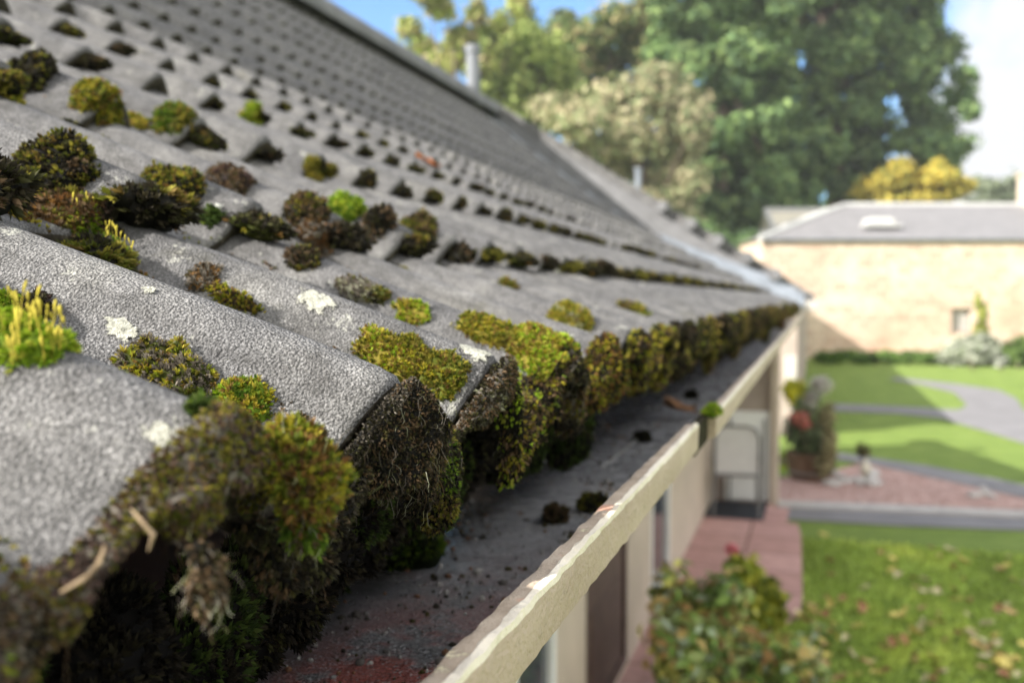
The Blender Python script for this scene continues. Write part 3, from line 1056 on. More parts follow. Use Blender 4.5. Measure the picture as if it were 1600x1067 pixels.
def clad(name, label, V, F, pals, shoot, seed, dens=1.0, leaf=7, open_=0.50, width=0.165, droop=0.0, fibres=0, stalks=0, group=None, colscale=60,
         maxn=26000, jitter=0.30, flen=1.0, cat='moss', facing=True, height=None, edge_pal=None):
    "a moss mat: a lumpy sheet (points V, quads F) under a coat of leafy shoots"
    r = np.random.default_rng(int(seed * 1000) + 5)
    V = np.asarray(V, float); F = np.asarray(F)
    q = V[F]
    n1 = np.cross(q[:, 1] - q[:, 0], q[:, 3] - q[:, 0]); n2 = np.cross(q[:, 3] - q[:, 2], q[:, 1] - q[:, 2])
    fn = n1 + n2
    ar = np.linalg.norm(fn, axis=1) / 2 + 1e-12
    fn = fn / np.linalg.norm(fn, axis=1, keepdims=True).clip(1e-9)
    ce = q.mean(1)
    w = ar.copy()
    if facing:
        w = w * (((EYE - ce) * fn).sum(1) > -0.45 * np.linalg.norm(EYE - ce, axis=1))
    shoot = shoot * 0.86
    cnt = int(min(maxn, dens * w.sum() / (shoot * shoot * 0.5)))
    fi = r.choice(len(F), cnt, p=w / w.sum())
    a, b = r.random((2, cnt, 1))
    P = (q[fi, 0] * (1 - a) + q[fi, 1] * a) * (1 - b) + (q[fi, 3] * (1 - a) + q[fi, 2] * a) * b
    N = fn[fi] + r.normal(0, jitter, (cnt, 3)) + np.array([0, 0, -droop])
    cols = pick_cols(P, pals, colscale, r, seed)
    sv, sf, scx = shoot_mesh(P, N, shoot * 1.25, cols, leaf, open_, width, r=r)
    c0 = V.mean(0)
    body = np.tile(np.array(PAL[pals[0]][2]) * 0.55, (len(V), 1)) * r.uniform(.7, 1.3, (len(V), 1))
    o = mesh_mixed(name, np.concatenate([V, sv]) - c0, np.concatenate([F, sf + len(V)]), M['moss'], np.concatenate([body, scx]))
    o.location = c0
    tag(o, label, cat, group)
    if fibres:
        fv, ff, fc = [], [], []
        for i in range(int(fibres * 0.6)):
            k = r.integers(cnt)
            d = N[k] / np.linalg.norm(N[k]) * 0.6 + r.normal(0, 0.5, 3) + np.array([0.1, -0.1, -0.75])
            d /= np.linalg.norm(d)
            ln = r.uniform(0.003, 0.016) * min(flen, 1.1)
            pts = [P[k] - c0]
            for s_ in range(6):
                d = d + r.normal(0, 0.55, 3) + np.array([0, 0, -0.12]); d /= np.linalg.norm(d)
                pts.append(pts[-1] + d * ln / 6)
            col = np.array(PAL[('grey', 'grey', 'brown', 'pale', 'brown')[r.integers(5)]][r.integers(3)]) * r.uniform(0.25, 1.0) ** 1.3
            addstrand(fv, ff, fc, pts, r.uniform(0.00007, 0.00018), col)
        mesh_np('dead_fibres', np.array(fv), np.array(ff), M['dry'], o, col=np.array(fc))
    if stalks:
        fv, ff, fc = [], [], []
        for i in range(stalks):
            k = r.integers(cnt)
            ln = r.uniform(0.007, 0.013)
            d = np.array([r.normal(0, 0.12), r.normal(0, 0.12), 1.0])
            pts = [P[k] - c0 + d * ln * s_ + np.array([0.0008 * math.sin(s_ * 2 + i), 0, 0]) for s_ in (0, .35, .7, .78, .9, 1.0, 1.06)]
            addstrand(fv, ff, fc, pts, [0.00022, .0002, .0002, .0005, .00065, .0005, .0001], np.array((.50, .42, .06)) * r.uniform(.7, 1.2))
        mesh_np('spore_stalks', np.array(fv), np.array(ff), M['dry'], o, col=np.array(fc))
    return o

def mat_at(label, p, n, a, b, hgt, pals, shoot=0.003, seed=None, rag=0.75, lump=0.5, turn=0.0, name='moss_clump', **kw):
    "an irregular mat that follows the tiles: half lengths a along the slope and b across it, height hgt"
    seed = seed if seed is not None else random.uniform(1, 90)
    T, B, N = frame_of(n, UPS)
    ct, st = math.cos(turn), math.sin(turn)
    T, B = T * ct + B * st, B * ct - T * st
    g = 44
    us = np.linspace(-1.35, 1.35, g)
    V = np.zeros((g, g, 3)); Mk = np.zeros((g, g))
    lim = max(a, b) * 0.9 + 0.02
    for i, u in enumerate(us):
        for j, v in enumerate(us):
            q = p + T * a * .84 * u + B * b * .84 * v
            sc_ = 2.3
            m = 1 - (u * u + v * v) + rag * (noise.noise(Vector((u * sc_, v * sc_, seed))) + 0.5 * noise.noise(Vector((u * 5.5, v * 5.5, seed + 4))))
            h = roof_bvh.ray_cast(Vector(q + N * lim), Vector(-N), lim * 2.2)
            base = np.array(h[0]) if h[0] is not None else q - N * hgt * 0.5
            mm = max(m, 0.0)
            z = hgt * min(1.0, mm * 1.6) ** 0.6 * (1 + lump * (noise.noise(Vector(q * (0.55 / max(hgt, .004))) + Vector((seed, 0, 0))) + 0.5 * noise.noise(Vector(q * (1.5 / max(hgt, .004)))))) - 0.002 * (m <= 0)
            V[i, j] = base + N * z
            Mk[i, j] = m
    # soften steps of the ground underneath so the mat drapes over tile edges
    for _ in range(2):
        W_ = V.copy()
        W_[1:-1, 1:-1] = (V[1:-1, 1:-1] * 2 + V[:-2, 1:-1] + V[2:, 1:-1] + V[1:-1, :-2] + V[1:-1, 2:]) / 6
        V = W_
    F = []
    for i in range(g - 1):
        for j in range(g - 1):
            if max(Mk[i, j], Mk[i + 1, j], Mk[i, j + 1], Mk[i + 1, j + 1]) > 0:
                F.append((i * g + j, (i + 1) * g + j, (i + 1) * g + j + 1, i * g + j + 1))
    F = np.array(F)
    used = np.unique(F)
    remap = -np.ones(g * g, int); remap[used] = np.arange(len(used))
    return clad(name, label, V.reshape(-1, 3)[used], remap[F], pals, shoot, seed, **kw)

def edge_at(y):
    d = np.array(ROW[1]) - np.array(ROW[0]); d /= np.linalg.norm(d)
    h = -ROLLH + float(roll(np.array([y]))[0]) * ROLLH
    return np.array([ROW[0][0] - d[1] * -1 * 0 + (d[1]) * h, y, ROW[0][1] + (-d[0]) * h]), np.array([d[0], 0, d[1]])

def curtain(label, y0, y1, length, thick, pals, start=0.0, over=0.008, shoot=0.003, seed=None, rag=0.9, name='moss_clump', lean=0.10, **kw):
    "moss that grips the edge of the eave tiles and hangs down over the gutter with a ragged foot"
    seed = seed if seed is not None else random.uniform(1, 90)
    length *= 0.86; thick *= 0.78
    ny = max(14, int((y1 - y0) / 0.0035)); ns = 30
    V = np.zeros((ny, ns, 3))
    for i in range(ny):
        y = y0 + (y1 - y0) * i / (ny - 1)
        e, up = edge_at(y)
        f = min((y - y0), (y1 - y)) / 0.03
        f = min(1.0, max(0.0, f)) ** 0.6
        nlen = noise.noise(Vector((y * 24, seed, 0))) + 0.6 * noise.noise(Vector((y * 70, seed, 3)))
        L = max(0.006, length * (0.75 + rag * nlen)) * (0.25 + 0.75 * f)
        ov = max(0.0, over * (0.5 + 1.3 * noise.noise(Vector((y * 30, seed + 5, 0))))) * f
        for j in range(ns):
            t = j / (ns - 1)
            if t < 0.2:
                k = 1 - t / 0.2
                pt = e + up * ov * k + np.array([0, 0, thick * 0.30 * math.sqrt(max(0, 1 - k * k)) * f]) - np.array([0, 0, start])
            else:
                s_ = (t - 0.2) / 0.8
                b = thick * (math.sin(math.pi * min(1, s_ * 0.80 + 0.14))) ** 0.7 * f
                b *= 0.75 + 0.9 * noise.noise(Vector((y * 38, s_ * length * 38, seed))) + 0.5 * noise.noise(Vector((y * 95, s_ * length * 95, seed)))
                back = 0.0 if s_ < 0.9 else (s_ - 0.9) / 0.1 * thick * 0.9
                pt = e + np.array([lean * s_ * L, 0, -s_ * L - start]) + np.array([0.96, -0.2, 0.12]) * (max(b, 0.0) + 0.002) - np.array([back, 0, 0])
                pt[1] += 0.004 * noise.noise(Vector((y * 50, s_ * 4, seed + 8)))
            V[i, j] = pt
    ii, jj = np.meshgrid(np.arange(ny - 1), np.arange(ns - 1), indexing='ij')
    a = (ii * ns + jj).ravel()
    F = np.stack([a, a + 1, a + ns + 1, a + ns], 1)
    o = clad(name, label, V.reshape(-1, 3), F, pals, shoot, seed, droop=kw.pop('droop', 0.45), **kw)
    return o

def px2m(px, z):
    return px * z / FPX

def depth_of(p):
    return float(Fv @ (np.asarray(p) - EYE))

def roof_moss(label, px, py, size, pals, sink=0.15, lobes=1, amp=0, sub=0, **kw):
    h = hit(px, py)
    if h is None:
        return None
    p, n = h
    n = np.array([n[0] * .4, n[1] * .3, n[2]]) + np.array([0.25, -0.12, 0.55])
    n /= np.linalg.norm(n)
    z = depth_of(p)
    s = tuple(px2m(q, z) for q in size)
    return mat_at(label, p, n, s[0], s[1], s[2] * kw.pop('hk', 0.68), pals, **kw)

def eave_pt(px, py, x=None):
    d = ray(px, py)
    x = ROW[0][0] + 0.012 if x is None else x
    return EYE + d * (x / d[0])

def eave_moss(label, px, py, size, pals, x=None, n=(0.75, -0.5, 0.25), **kw):
    p = eave_pt(px, py, x)
    z = depth_of(p)
    s = tuple(px2m(q, z) for q in size)
    return moss(kw.pop('name', 'moss_clump'), label, p, n, (0, 0, 1), s, pals, cut=kw.pop('cut', -0.7), **kw)

# --- valley between the nearest roll and the roll in focus
YB = Y0
roof_moss('vivid lime feathery moss cushion with spore stalks in the valley by the nearest roll', 30, 530, (95, 60, 40), ['bright'], shoot=0.0029, leaf=6, open_=0.40, stalks=46, droop=0.1, width=0.18)
roof_moss('small lime green moss tuft rising at the left edge behind the feathery lime cushion', 2, 480, (30, 26, 22), ['bright'], shoot=0.0028, leaf=6, open_=0.4, width=0.18)
roof_moss('blackish brown dead moss lump behind the spore stalks of the lime cushion', 55, 482, (30, 26, 22), ['purple', 'dark'], shoot=0.0028, fibres=20)
roof_moss('long olive moss cushion with straw coloured top in the valley next to the lime cushion', 262, 590, (95, 50, 34), ['olive', 'grey', 'yellow', 'olive'], shoot=0.0028, fibres=70, colscale=70, dens=1.1)
roof_moss('small yellow green moss tuft between the long olive cushion and the round golden cushion', 378, 632, (58, 40, 26), ['bright', 'yellow', 'green'], shoot=0.0026)
roof_moss('dark green moss tuft tucked below the long olive cushion', 338, 655, (60, 38, 20), ['green', 'darkgreen'], shoot=0.0026)
# --- the eave, roll by roll (YB is the crest of the sharp roll)
eave_moss('round golden green moss cushion bulging over the eave between the two nearest rolls', 466, 735, (88, 62, 50), ['golden', 'rust', 'golden', 'yellow', 'olive'], x=-0.172, n=(0.55, -0.40, 0.65), shoot=0.0027, lobes=4, amp=0.34, fibres=50, colscale=45, dens=1.15)
eave_moss('small golden moss lobe sagging beneath the round golden cushion', 478, 815, (44, 40, 34), ['golden', 'rust', 'green', 'brown'], x=-0.176, n=(0.7, -0.4, 0.2), shoot=0.0030, lobes=4, amp=0.4, fibres=60, droop=0.3)
curtain('grey brown withered moss mat drooping from the end of the nearest roll', YB - .225, YB - .112, 0.036, 0.013, ['grey', 'soot', 'brown', 'olive', 'purple', 'dark'], over=0.006, rag=1.5, colscale=34, shoot=0.0019, fibres=240, seed=3.1, flen=1.4)
curtain('reddish brown shaggy moss mat hanging left of the withered grey brown mat', YB - .318, YB - .215, 0.036, 0.014, ['brown', 'soot', 'purple', 'grey', 'brown', 'bright'], over=0.006, rag=1.6, colscale=34, shoot=0.0020, fibres=160, seed=5.3, flen=1.6)
curtain('green edged rust brown moss mat hanging at the lower left corner', YB - .47, YB - .30, 0.052, 0.018, ['bright', 'green', 'rust', 'green', 'bright'], over=0.008, rag=1.3, colscale=24, shoot=0.0022, fibres=60, seed=8.2)
eave_moss('brown tassel of dead moss dangling lowest under the nearest roll', 325, 905, (60, 26, 22), ['dark', 'brown', 'soot'], x=-0.168, shoot=0.0018, lobes=3, fibres=110, droop=0.8, amp=0.5)
curtain('dark brown moss mat below the round golden cushion', YB - .115, YB - .030, 0.042, 0.014, ['soot', 'dark', 'brown'], over=0.0, start=0.012, shoot=0.0026, fibres=200, seed=11.4, flen=1.3)
curtain('gritty dark moss crust gripping the slanting edge of the sharp roll', YB - .070, YB + .012, 0.012, 0.004, ['soot', 'dark', 'grey', 'brown'], over=0.002, start=0.001, shoot=0.0013, fibres=90, seed=13.7, flen=.6)
curtain('large dark moss beard full of pale root fibres under the end of the sharp roll', YB - .030, YB + .062, 0.056, 0.017, ['soot', 'dark', 'soot', 'brown', 'soot', 'olive'], over=0.002, start=0.006, shoot=0.0016, fibres=900, seed=17.9, flen=1.1, jitter=0.4)
curtain('green moss fringe on the outer side of the dark root beard', YB + .045, YB + .098, 0.054, 0.021, ['soot', 'green', 'dark', 'olive', 'brown'], over=0.003, start=0.0, shoot=0.0022, fibres=140, seed=19.2)
roof_moss('olive yellow moss cushion on the far flank of the sharp roll', 618, 552, (78, 40, 18), ['yellow', 'olive', 'yellow', 'bright'], shoot=0.0026, colscale=60)
roof_moss('rounded olive moss cushion at the eave just past the sharp roll end', 690, 585, (44, 42, 22), ['golden', 'olive', 'yellow'], shoot=0.0026)
roof_moss('thin brown moss scrap on the crest of the sharp roll end', 612, 562, (26, 14, 5), ['purple', 'dark'], shoot=0.0018)
curtain('pale gritty dead moss over the tile end right of the green fringe', YB + .092, YB + .160, 0.028, 0.008, ['grey', 'brown', 'dark', 'pale'], over=0.002, shoot=0.0022, fibres=90, seed=23.3)
roof_moss('mustard yellow moss ridge running down to the eave beyond the white lichen', 775, 518, (80, 34, 16), ['yellow', 'golden', 'olive'], shoot=0.0028)
roof_moss('big yellow green moss cushion spilling over the second roll past the sharp one', 850, 535, (60, 70, 24), ['yellow', 'bright', 'golden', 'yellow'], shoot=0.0030, fibres=40, colscale=40)
curtain('yellow and brown moss curtain hanging beneath the big yellow green cushion', YB + .170, YB + .290, 0.058, 0.021, ['dark', 'yellow', 'brown', 'soot', 'bright', 'dark'], over=0.010, shoot=0.0030, fibres=240, seed=29.5)
curtain('brown moss mat with grey tips at the third roll past the sharp one', YB + .275, YB + .385, 0.050, 0.019, ['grey', 'soot', 'dark', 'brown', 'olive'], over=0.010, shoot=0.0032, fibres=120, seed=31.1)
roof_moss('yellow moss cushion above the eave with grey lichen at its foot', 888, 503, (40, 50, 17), ['yellow', 'golden', 'pale'], shoot=0.0032)
curtain('mottled olive and rust moss mat at the fourth roll past the sharp one', YB + .370, YB + .530, 0.052, 0.020, ['dark', 'olive', 'rust', 'yellow', 'brown'], over=0.008, shoot=0.0034, fibres=90, seed=37.7)
curtain('dark mat with yellow tufts where a bare pale tile end shows through', YB + .575, YB + .740, 0.050, 0.019, ['soot', 'dark', 'yellow', 'brown', 'dark'], over=0.004, shoot=0.0036, fibres=60, seed=41.9)
def valley_moss(label, k, s_, a, b, h, pals, **kw):
    A = np.array(ROW[0]); d = np.array(ROW[1]) - A; d /= np.linalg.norm(d)
    y = YB + .075 + .15 * k
    hh = roof_bvh.ray_cast(Vector((A[0] + d[0] * s_ + 0.0007, y + 0.0013, H + 2)), Vector((0, 0, -1)))
    if hh[0] is None: return None
    return mat_at(label, np.array(hh[0]), np.array([0.35, -0.1, 0.9]), a, b, h, pals, **kw)
valley_moss('olive moss tongue running up the valley before the second roll past the sharp one', 0, 0.115, 0.045, 0.017, 0.008, ['olive', 'yellow', 'brown'], shoot=0.0024)
valley_moss('rusty yellow moss tongue in the valley behind the big yellow green cushion', 2, 0.055, 0.055, 0.030, 0.013, ['yellow', 'rust', 'olive', 'golden'], shoot=0.0028)
valley_moss('brown moss tongue in the valley above the mottled olive and rust mat', 3, 0.045, 0.048, 0.030, 0.013, ['brown', 'olive', 'grey', 'yellow'], shoot=0.0030)
valley_moss('olive moss tongue in the valley above the dark mat with yellow tufts', 4, 0.04, 0.045, 0.030, 0.012, ['olive', 'brown', 'golden'], shoot=0.0032)
for k in range(5, 15):
    valley_moss('thin olive brown moss tongue in a valley above the far eave', k, 0.03, 0.035 + 0.02 * rng.random(), 0.030, 0.011, [['brown', 'olive', 'golden'], ['olive', 'dark', 'yellow']][k % 2], shoot=0.0042, group='moss tongues in the valleys above the far eave', maxn=2500)
for k in range(11):
    ya = YB + .72 + k * 0.15 * (1 + 0.07 * k)
    curtain('ragged olive brown moss mat hanging from the far half of the eave', ya, ya + 0.17 + 0.012 * k, 0.046 + 0.003 * k, 0.019, [['soot', 'olive', 'brown', 'yellow', 'dark'], ['brown', 'soot', 'dark', 'olive'], ['golden', 'dark', 'soot', 'brown', 'olive']][k % 3], over=0.008, shoot=0.0042 + 0.0003 * k, seed=50.3 + k * 3.7, group='ragged moss mats on the far eave', maxn=4000)

# --- the tiles between the eave and the next course
roof_moss('thin brown moss strip lying in the valley behind the sharp roll', 365, 468, (62, 14, 9), ['brown', 'yellow', 'olive'], shoot=0.0026, lobes=2, sink=0)
roof_moss('bright green moss strip with spore stalks along the upper crest of the sharp roll', 150, 385, (85, 26, 15), ['bright', 'green'], shoot=0.0032, leaf=6, open_=0.35, width=0.2, stalks=34)
roof_moss('little black brown moss lump behind the bright green strip', 172, 366, (20, 18, 13), ['dark', 'purple'], shoot=0.0026)
roof_moss('pale grey green moss cushion above the white lichen', 560, 452, (44, 22, 13), ['pale', 'grey', 'yellow'], shoot=0.0030, lobes=2)
roof_moss('dark olive moss lump on the far side of the pale grey green cushion', 588, 462, (24, 18, 13), ['olive', 'dark'], shoot=0.0030)
roof_moss('flat yellow moss patch between two rolls above the mustard ridge', 645, 486, (34, 20, 10), ['yellow', 'bright'], shoot=0.003, sink=0)
roof_moss('dull brown lump of moss below a roll of the second course', 474, 405, (30, 26, 22), ['brown', 'dark', 'olive'], shoot=0.003)
roof_moss('small round olive moss button on bare tile', 792, 448, (17, 14, 9), ['olive', 'golden'], shoot=0.0036)
roof_moss('brown gritty moss crumbs on the tile left of the white lichen', 318, 432, (26, 30, 8), ['rust', 'grey', 'brown'], shoot=0.0028, sink=0, lobes=3)
roof_moss('faded brown moss patch on the tile face towards the far eave', 990, 482, (30, 14, 6), ['golden', 'brown'], shoot=0.005, sink=0)
roof_moss('small yellow moss streak at the left edge above the bright green strip', 30, 338, (40, 16, 10), ['yellow', 'rust'], shoot=0.003, sink=0)

# --- big cushions along the second course
roof_moss('largest dark moss mound with brown crown under the second course at the left edge', 85, 268, (71, 66, 47), ['soot', 'dark', 'olive', 'soot', 'brown'], shoot=0.0036, lobes=4, fibres=60, sink=0.3)
roof_moss('rusty moss rubble below the largest dark mound', 95, 328, (71, 50, 20), ['rust', 'brown', 'olive', 'rust'], shoot=0.0036, lobes=4, fibres=30)
roof_moss('rounded olive moss mound with a mustard crown under the second course', 268, 300, (55, 47, 38), ['dark', 'olive', 'golden', 'dark', 'soot'], shoot=0.0036, lobes=3, sink=0.3)
roof_moss('purple brown moss heap next to the rounded olive mound', 352, 292, (46, 42, 27), ['purple', 'brown', 'grey'], shoot=0.0036, lobes=4, sink=0.3, fibres=30)
roof_moss('green moss tuft beside the long pale flake', 330, 340, (20, 15, 12), ['green', 'darkgreen'], shoot=0.0034)
roof_moss('dark ragged moss lump left of the vivid green clump', 478, 330, (40, 34, 26), ['dark', 'brown', 'olive'], shoot=0.004, lobes=3, fibres=30, sink=0.3)
roof_moss('vivid light green moss clump glowing under the second course', 540, 328, (34, 29, 26), ['bright', 'green'], shoot=0.0042, lobes=3, sink=0.3)
roof_moss('small yellow green moss crest above the dark ragged lump', 488, 278, (17, 17, 13), ['yellow', 'olive'], shoot=0.004)
roof_moss('straw brown moss strip in front of the dark ragged lump', 492, 364, (37, 20, 11), ['grey', 'rust', 'brown'], shoot=0.0036, lobes=2)
roof_moss('dark peaked moss lump right of the vivid green clump', 592, 350, (25, 30, 27), ['dark', 'brown'], shoot=0.0042, lobes=2, sink=0.2)
roof_moss('brown olive moss band right of the dark peaked lump', 655, 360, (29, 39, 20), ['olive', 'brown', 'dark'], shoot=0.0046, lobes=3)

# --- cushions along the third course
roof_moss('broad yellow olive moss cushion under the third course', 150, 148, (39, 35, 20), ['olive', 'golden', 'yellow'], shoot=0.0046, lobes=3, sink=0.2)
roof_moss('mustard moss cushion lying on the tile below the third course', 205, 196, (30, 22, 11), ['yellow', 'golden'], shoot=0.004, lobes=2)
roof_moss('long green moss strip under the third course right of the yellow olive cushion', 270, 184, (37, 34, 12), ['olive', 'green'], shoot=0.0046, lobes=3)
roof_moss('dark moss mound with green foot under the third course at the left edge', 48, 118, (42, 40, 29), ['dark', 'dark', 'olive'], shoot=0.005, lobes=3, sink=0.3)
roof_moss('olive moss tuft at the left edge before the dark mound of the third course', 14, 145, (22, 25, 13), ['olive', 'yellow'], shoot=0.0046, lobes=2)
roof_moss('bright green moss lens under the fourth course', 396, 175, (22, 20, 8), ['bright', 'yellow'], shoot=0.005, sink=0.1)

# --- moss lying in the gutter
def gut_moss(label, px, py, size, pals, **kw):
    p, n = hit(px, py, gut_bvh)
    z = depth_of(p)
    s = tuple(px2m(q, z) for q in size)
    return moss('moss_clump', label, p + np.array([0, 0, s[2] * 0.45]), (0, 0, 1), (0, 1, 0), s, pals, **kw)
gut_moss('dark brown moss ball lying on the gutter floor', 868, 815, (24, 22, 22), ['dark', 'brown'], shoot=0.0034, lobes=2)
gut_moss('dark olive moss ball resting against the gutter rim', 925, 798, (26, 24, 22), ['dark', 'olive', 'dark'], shoot=0.0034, lobes=2)
gut_moss('deep green moss tuft standing on the gutter floor under the dark beard', 628, 880, (55, 60, 72), ['darkgreen', 'green', 'darkgreen'], shoot=0.0036, lobes=4)
gut_moss('deep green moss hummock on the gutter floor below the golden cushion', 505, 925, (46, 40, 38), ['darkgreen', 'dark'], shoot=0.0034, lobes=3)
gut_moss('deep green moss tuft at the bottom edge of the gutter', 345, 1050, (55, 50, 44), ['darkgreen', 'green'], shoot=0.0036, lobes=3)
gut_moss('small black moss crumb on the pale wet part of the gutter floor', 1003, 690, (13, 12, 11), ['dark'], shoot=0.004)
gut_moss('tiny dark moss crumb nearest the joint in the gutter floor', 1080, 622, (9, 9, 8), ['dark'], shoot=0.004)
p_ = np.array([GX_OUT + 0.004, JOINT + 0.105, H - ZT + 0.002])
moss('moss_clump', 'lime green moss dot sprouting from the joint of the gutter rim', p_, (0, 0, 1), (0, 1, 0), (0.011, 0.009, 0.007), ['bright'], shoot=0.003)

# --- copies of a few small cushions: roll ends of the upper courses and the far eave
def spread_copies(protos, spots, label, group):
    out = []
    for i, (loc, sc_, rz, tilt) in enumerate(spots):
        src = protos[i % len(protos)]
        o = src if src.get('placed') is None else src.copy()
        if o is not src:
            COL.objects.link(o)
        src['placed'] = 1
        o.location = tuple(map(float, loc))
        o.scale = sc_
        o.rotation_euler = (tilt[0], tilt[1], rz)
        o['label'] = label
        o['group'] = group
        out.append(o)
    return out

def proto(pals, size, shoot, n=(0.4, -0.1, 0.8), **kw):
    return moss('moss_clump', None, np.array([0, 0, 0.0]), n, UPS, size, pals, cull=False, shoot=shoot, sub=2, **kw)

row_labels = {1: 'dark moss lump under a roll end along the far part of the second course',
              2: 'dark moss lump under a roll end along the third course of tiles',
              3: 'small dark moss lump under a roll end along the fourth course of tiles',
              4: 'tiny dark moss lump under a roll end along the fifth course of tiles',
              5: 'tiny dark moss lump under a roll end along the sixth course of tiles',
              6: 'tiny dark moss lump under a roll end high on the roof'}
rr_ = np.random.default_rng(21)
for n in range(1, 5):
    big = n <= 2
    protos = [proto(['dark', 'dark', 'brown'], (0.020, 0.024, 0.020), 0.005, lobes=2, maxn=700),
              proto(['dark', 'olive'], (0.022, 0.026, 0.019), 0.005, lobes=2, maxn=700),
              proto(['dark', 'dark', 'olive'], (0.018, 0.023, 0.021), 0.005, lobes=2, maxn=700),
              proto(['olive', 'dark', 'dark', 'golden'] if n < 4 else ['dark', 'olive'], (0.026, 0.030, 0.015), 0.005, lobes=3, maxn=800)]
    prob = (0, .95, .92, .85, .7, .5, .35)[n]
    P0 = np.array(ROW[n]); P1 = np.array(ROW[n + 1]); d = (P1 - P0) / np.linalg.norm(P1 - P0)
    spots = []
    ymax = (0, 8.0, 6.5, 4.2, 3.2, 5.5, 5.0)[n]
    ymin = (0, 0.40, 0.55, 0.6, 0.6, 0.7, 0.8)[n]
    k = math.ceil((ymin - Y0) / PITCH_Y)
    while Y0 + k * PITCH_Y < ymax:
        y = Y0 + k * PITCH_Y
        if rr_.random() < prob:
            s = rr_.uniform(0.75, 1.15) * (1.22, 1.22, 1.0, 0.9, 0.9)[n]
            dn = 0.021 + rr_.normal(0, 0.002)
            x = P0[0] - d[0] * (-0.004) + 0.003
            spots.append(((P0[0] - 0.004, y + rr_.normal(0, 0.004), P0[1] - dn), (s, s * rr_.uniform(.75, 1.25), s * rr_.uniform(.6, 1.0)), rr_.normal(0, 0.3), (0, 0)))
        if rr_.random() < (0, .75, .35, .15, .08, 0, 0)[n]:
            s = rr_.uniform(0.6, 1.0)
            spots.append(((P0[0] + 0.012, y + 0.075 + rr_.normal(0, 0.012), P0[1] - 0.056), (s, s * 1.2, s * .8), rr_.normal(0, 0.4), (0, 0)))
        k += 1
    spread_copies(protos, spots, row_labels[n], 'moss lumps under the roll ends, course %s' % ['', 'two', 'three', 'four', 'five', 'six', 'seven'][n])

protos = [proto(['olive', 'brown', 'yellow'], (0.030, 0.044, 0.034), 0.006, lobes=4, maxn=1500, n=(0.75, -0.3, 0.4)),
          proto(['brown', 'dark', 'olive'], (0.036, 0.044, 0.030), 0.006, lobes=4, maxn=1500, n=(0.75, -0.3, 0.2)),
          proto(['olive', 'green', 'brown'], (0.032, 0.042, 0.032), 0.006, lobes=4, maxn=1500, n=(0.75, -0.3, 0.3)),
          proto(['dark', 'olive', 'brown'], (0.040, 0.046, 0.030), 0.006, lobes=4, maxn=1500, n=(0.75, -0.3, 0.1)),
          proto(['brown', 'rust', 'golden'], (0.030, 0.040, 0.030), 0.006, lobes=3, maxn=1500, n=(0.75, -0.3, 0.5))]
spots = []
y = 3.2
while y < 10.4:
    s = rr_.uniform(0.75, 1.2)
    up = rr_.random()
    spots.append(((ROW[0][0] + rr_.uniform(-0.012, 0.010), y, ROW[0][1] - rr_.uniform(0.035, 0.075)), (s * .9, s, s * rr_.uniform(.9, 1.3)), rr_.normal(0, 0.3), (0, 0)))
    if rr_.random() < 0.3:
        s *= 0.8
        spots.append(((ROW[0][0] + rr_.uniform(-0.05, -0.03), y + 0.03, ROW[0][1] - rr_.uniform(0.075, 0.10)), (s, s, s * 1.1), rr_.normal(0, 0.3), (0, 0)))
    y += rr_.uniform(0.085, 0.125) * (1 if y < 3 else 1.7)
spread_copies(protos, spots, 'olive brown moss lump hanging from the far half of the eave over the gutter', 'moss hanging along the far eave')

# blackish moss added behind the near clumps deepens the shade there
# crumbs of moss and grit gathered in the valleys and along the tile edges
def crumbs(n):
    r = np.random.default_rng(77)
    P, N, C = [], [], []
    tries = 0
    while len(P) < n and tries < n * 14:
        tries += 1
        c = int(r.choice([0, 0, 0, 1, 1, 2]))
        A = np.array(ROW[c]); B = np.array(ROW[c + 1])
        t = r.random() ** (0.9 if c == 0 else 0.7)
        y = r.uniform(0.0, 3.0) ** 1.0 if c else r.uniform(-0.1, 2.2)
        u = (y - Y0) / PITCH_Y; u -= round(u)
        side = abs(u)
        x = A[0] + (B[0] - A[0]) * t
        if side < 0.2: continue
        f = noise.noise(Vector((x * 16, y * 16, c * 3.0))) + 0.5 * noise.noise(Vector((x * 55, y * 55, c)))
        need = 0.56 - 1.35 * max(0, side - 0.18) - (0.30 if t > 0.86 else 0) - (0.18 if t < 0.05 else 0)
        if f < need: continue
        h = roof_bvh.ray_cast(Vector((x, y, H + 3)), Vector((0, 0, -1)))
        if h[0] is None: continue
        P.append(np.array(h[0])); nn_ = np.array(h[1]); nn_ = nn_ if nn_[2] > 0 else -nn_
        N.append(nn_ + r.normal(0, .35, 3))
        v = noise.noise(Vector((x * 9, y * 9, 4.0))) + r.normal(0, .18)
        pal = PAL['brown' if v < 0 else ('olive' if v < .25 else ('yellow' if v < .4 else 'rust'))]
        C.append(np.array(pal[r.integers(len(pal))]))
    V, F, Cc = shoot_mesh(np.array(P), np.array(N), 0.0022, np.array(C), 5, 0.8, 0.3, r=r)
    o = mesh_np('moss_crumbs', V, F, M['moss'], col=Cc)
    tag(o, 'scattered crumbs of brown and olive moss in the valleys of the lower tiles', 'moss', None, 'stuff')
crumbs(11000)
protos = [proto(['soot', 'soot', 'dark'], (0.034, 0.045, 0.030), 0.004, lobes=4, maxn=3000, n=(0.7, -0.3, 0.2)), proto(['soot', 'darkgreen', 'soot'], (0.030, 0.045, 0.034), 0.004, lobes=4, maxn=3000, n=(0.7, -0.3, 0.1))]  # sooty moss added to blacken the hollow under the eave
spots = []
